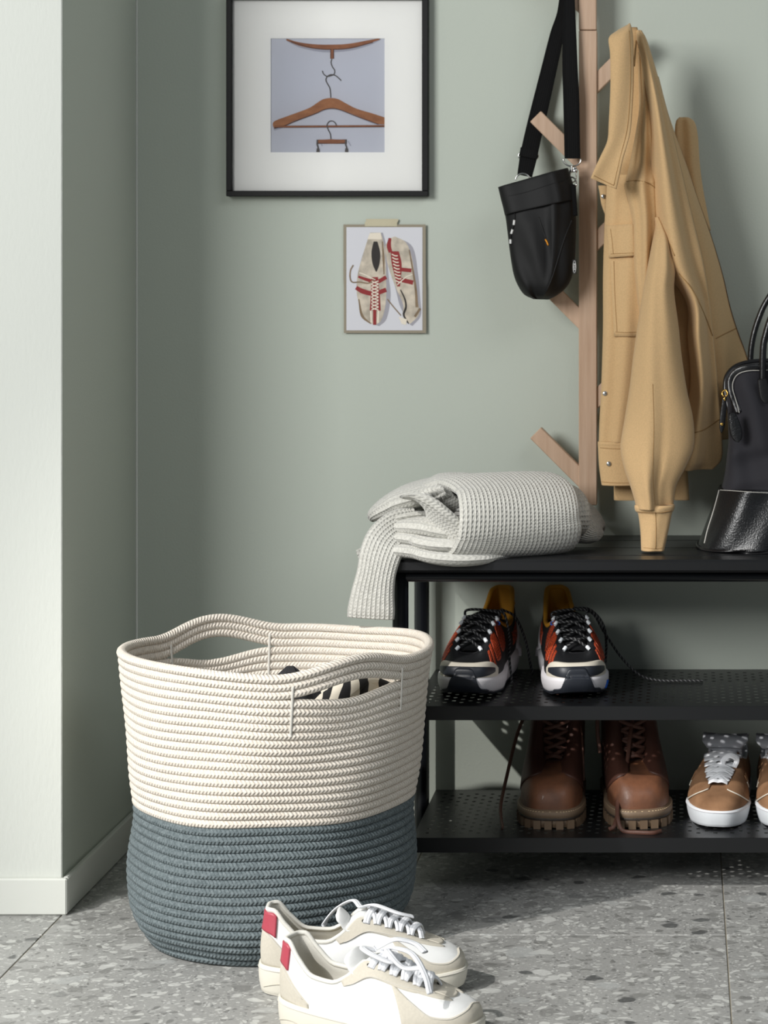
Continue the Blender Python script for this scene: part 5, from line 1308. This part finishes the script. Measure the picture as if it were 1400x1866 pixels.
# ---------------------------------------------------------------- brown boots
def boot(label, px, Y, rz, mir, loose):
    r = shoe_root('lace_up_boot', label, Y, px, ZB, rz, None)
    s = Last(L=.262, ww=[(0, .036), (.25, .038), (.5, .043), (.74, .0500), (1, .050)], n=3.3,
             zs=[(0, .026), (.5, .024), (1, .024)], zb=[(0, .0), (1, .0)],
             yh=.012, yt=.158, wB=[(0, .030), (.15, .036), (.45, .040), (.62, .027), (.8, .019), (1, .017)],
             zB=[(0, .185), (.3, .187), (.5, .187), (.6, .178), (.72, .150), (.86, .115), (1, .084)],
             h1=[(0, .07), (.4, .06), (.7, .05), (1, .048)], k2=[(0, .5), (.5, .45), (.8, .45), (1, .70)], drop=[(0, .06), (.4, .05), (.7, .030), (1, .004)],
             fb=.004, ft=.004, bulge=.004, mir=mir, asym=.003)
    def wr(p, v):
        return .0016*math.sin(26*v+9*math.sin(2*PI*p))*math.exp(-((v-.62)/.16)**2)*(1 if .38 < p < .62 else .25)
    s.common(r, M['boot_leather'], M['boot_dark'], collar_r=.005, wr=wr)
    s.sole('welt', M['boot_sole'], r, lo=-.34, hi=.04, extra=.0022, nv=2)
    s.sole('midsole', M['boot_sole_dark'], r, lo=-.50, hi=-.32, extra=.0008, nv=2, top=False)
    s.sole('outsole', M['boot_tread'], r, lo=-.93, hi=-.46, extra=-.002, nv=2, top=False)
    cum = [0.0]; ps_ = np.linspace(.20, .80, 200)
    for a0, a1 in zip(ps_[:-1], ps_[1:]): cum.append(cum[-1]+(s.raw(a1, -.8)-s.raw(a0, -.8)).length)
    for k in range(23):
        p = float(np.interp(cum[-1]*(k+.5)/23, cum, ps_)); a = s.raw(p, -.8); o = s.out(p); d = Vector((-o.y, o.x, 0)); c = Vector(((a.x-o.x*.007), a.y-o.y*.007, 0))
        V = []
        for zz in (0.0, .0128):
            for e1, e2 in ((-.0056, .0), (.0056, .0), (.0056, .0092), (-.0056, .0092)):
                q_ = c+d*e1+o*e2; V.append((q_.x*mir, q_.y, zz))
        mesh_obj('tread_lug', V, [(0, 1, 2, 3), (4, 5, 6, 7), (0, 1, 5, 4), (1, 2, 6, 5), (2, 3, 7, 6), (3, 0, 4, 7)], M['boot_tread'], r, smooth=False, local=True)
    n = 46
    for k in range(n):   # welt stitches along the front
        p = .27+.46*k/n; a = s.raw(p, .0); o = s.out(p); d = Vector((-o.y, o.x, 0)); c = a+o*.0042+Vector((0, 0, .0028))
        if k == 0: Vs = []; Fs = []
        v_, f_, u_ = sweep([c-d*.0016, c, c+d*.0016], [.0004, .0008, .0004], None, (0, 0, 1), 6); kk = len(Vs)
        Vs += [(x*mir, y, z) for x, y, z in v_]; Fs += [tuple(i+kk for i in q_) for q_ in f_]
    tag(mesh_obj('welt_stitches', Vs, Fs, M['welt'], r, local=True), kind='stuff')
    for sg in (1, -1):
        q = (lambda a: a) if sg > 0 else (lambda a: 1-a)
        s.patch('quarter', M['boot_dark'], r, q(.07), q(s.pB(.992)), lambda u: .02+.02*u if u < .45 else .03+.62*((u-.45)/.55)**1.5, .99, .0016, n1=44, n2=14)
        for t in (.97, .91, .85, .79, .73, .67):
            c = s.eye(sg, t, .93, .0026); nn_ = Vector((sg*mir*.75, .6, .2)).normalized()
            v_, f_, u_ = sweep([c-nn_*.001, c+nn_*.0008], .0024, None, (0, 0, 1), 10); mesh_obj('eyelet', v_, f_, M['eyelet_dark'], r, u_, local=True)
    s.tongue(r, M['boot_dark'], .52, .975, ext=(0, -.006, .004), wtop=.030, th=.003)
    ts_ = [.97, .91, .85, .79, .73, .67]
    a, b_ = s.eye(1, .97, .93, .003), s.eye(-1, .97, .93, .003)
    ltube('lace', [a, (a+b_)/2+Vector((0, .005, .004)), b_], .0032, M['lace_brown'], r, ns=16, rb=.0012, up=(0, 1, .4))
    for i in range(5):
        for sg in (1, -1):
            a = s.eye(sg, ts_[i], .93, .003); b_ = s.eye(-sg, ts_[i+1], .93, .003); m = (a+b_)/2+Vector((0, .0055+.002*(sg > 0), 0))
            ltube('lace', [a, a+(b_-a)*.25+Vector((0, .004, 0)), m, b_+(a-b_)*.25+Vector((0, .004, 0)), b_], .0030, M['lace_brown'], r, ns=18, rb=.0012, up=(0, 1, .3))
    for pts in loose: ltube('loose_lace', pts, .0032, M['lace_brown'], r, ns=70, rb=.0014, up=(.3, 1, .2), e=2.6)
    return r
boot('brown leather lace-up boot on the bottom shelf, left of the pair', 1032, 3.770, PI+math.radians(-4), 1,
     [[(.035, .09, .155), (.052, .10, .150), (.066, .12, .115), (.076, .16, .06), (.080, .20, .022), (.074, .235, .006), (.068, .262, .003), (.066, .275, .003)], [(-.030, .10, .150), (-.040, .13, .12), (-.046, .16, .085), (-.048, .17, .055)]])
boot('brown leather lace-up boot on the bottom shelf, with one lace fallen in front', 1128, 3.770, PI+math.radians(11), -1,
     [[(-.004, .12, .150), (.006, .15, .125), (.016, .18, .088), (.030, .215, .058), (.043, .25, .036), (.046, .272, .018), (.040, .284, .003), (.018, .300, .003), (-.004, .306, .003), (-.018, .297, .003)], [(.034, .09, .16), (.050, .10, .150), (.053, .11, .12), (.050, .12, .09)],
      [(.046, .262, .02), (.053, .275, .008), (.06, .272, .003)]])

# ---------------------------------------------------------------- brown suede trainers with white laces
def suede(label, px, Y, rz, mir):
    r = shoe_root('suede_trainer', label, Y, px, ZB, rz, None)
    s = Last(L=.275, ww=[(0, .035), (.25, .037), (.5, .041), (.74, .0495), (1, .045)], n=2.8,
             zs=[(0, .030), (.5, .027), (1, .030)], zb=[(0, .0), (.8, .0), (1, .005)],
             yh=.006, yt=.200, wB=[(0, .022), (.15, .026), (.4, .029), (.6, .022), (.8, .017), (1, .013)],
             zB=[(0, .092), (.12, .078), (.3, .070), (.5, .078), (.62, .092), (.8, .078), (1, .058)],
             h1=[(0, .03), (.4, .022), (.7, .018), (1, .017)], k2=[(0, .25), (.5, .35), (.85, .45), (1, .62)], drop=[(0, .02), (.3, .012), (.6, .008), (1, .003)],
             fb=-.002, ft=.004, bulge=.004, mir=mir, sole_bulge=.0015)
    s.common(r, M['suede_brown'], M['lace_grey'], collar_r=.004)
    so = s.sole('sole', M['rubber_white'], r); s.line('sole_line', M['white_foam'], so, [(p, -.14) for p in np.linspace(0.001, .999, 30)], .0006, off=.0004, n=140)
    for sg in (1, -1):
        q = (lambda a: a) if sg > 0 else (lambda a: 1-a)
        s.patch('quarter', M['suede_brown'], r, q(.10), q(s.pB(.985)), lambda u: .02 if u < .6 else .02+.66*((u-.6)/.4)**1.3, .985, .0014, n1=40, n2=12)
        s.line('edge_piping', M['bone'], r, [(q(.1+(s.pB(.985)-.1)*u), (.02+.66*((u-.6)/.4)**1.3)) for u in np.linspace(.62, .99, 10)], .0010, off=.0016)
        for k in range(5):
            pp = .245+.014*k
            s.line('fringe', M['suede_brown'], r, [(q(pp), .30), (q(pp+.010), .42), (q(pp+.016), .52)], .0016, off=.0022, n=8, rb=.0008)
            s.line('fringe', M['bone'], r, [(q(pp+.006), .28), (q(pp+.016), .40)], .0009, off=.0022, n=6)
    s.tongue(r, M['lace_grey'], .56, .975, ext=(0, -.004, .010), wtop=.028, th=.0035, lift=.003, extra=[(.002, .102, .114, .037), (.003, .114, .108, .036), (.003, .120, .097, .028)])
    ts_ = [.96, .90, .84, .775, .71, .65, .59]
    a, b_ = s.eye(1, .965, .80, .003), s.eye(-1, .965, .80, .003)
    ltube('lace', [a, a+(b_-a)*.25+Vector((0, .002, .004)), (a+b_)/2+Vector((0, .001, .003)), b_+(a-b_)*.25+Vector((0, .002, .004)), b_], .0045, M['lace_white'], r, ns=20, rb=.0012, up=(0, .5, 1), e=2.6, n=10)
    for i in range(6):
        for sg in (1, -1):
            a = s.eye(sg, ts_[i], .82, .003); b_ = s.eye(-sg, ts_[i+1], .82, .003); m = (a+b_)/2+Vector((0, 0, .0055+.002*(sg > 0)))
            ltube('lace', [a, a+(b_-a)*.25+Vector((0, 0, .005)), m, b_+(a-b_)*.25+Vector((0, 0, .005)), b_], .0058 if i < 2 else .0042, M['lace_white'], r, ns=20, rb=.0012, up=(0, .5, 1), e=2.6, n=10)
    c = s.eye(-mir, .80, .85, .004)
    ltube('lace_loop', [c, c+Vector((-.004, .002, .012)), c+Vector((.006, .006, .019)), c+Vector((.016, .006, .012)), c+Vector((.018, .004, .0))], .0042, M['lace_white'], r, ns=26, rb=.0012, up=(0, 1, .5), e=2.6, n=10)
    return r
suede('tan suede trainer with white laces beside the boots on the bottom shelf', 1340, 3.770, PI+math.radians(-9), 1)
suede('tan suede trainer at the right edge of the photo, its outer half cut off', 1410, 3.770, PI+math.radians(4), -1)
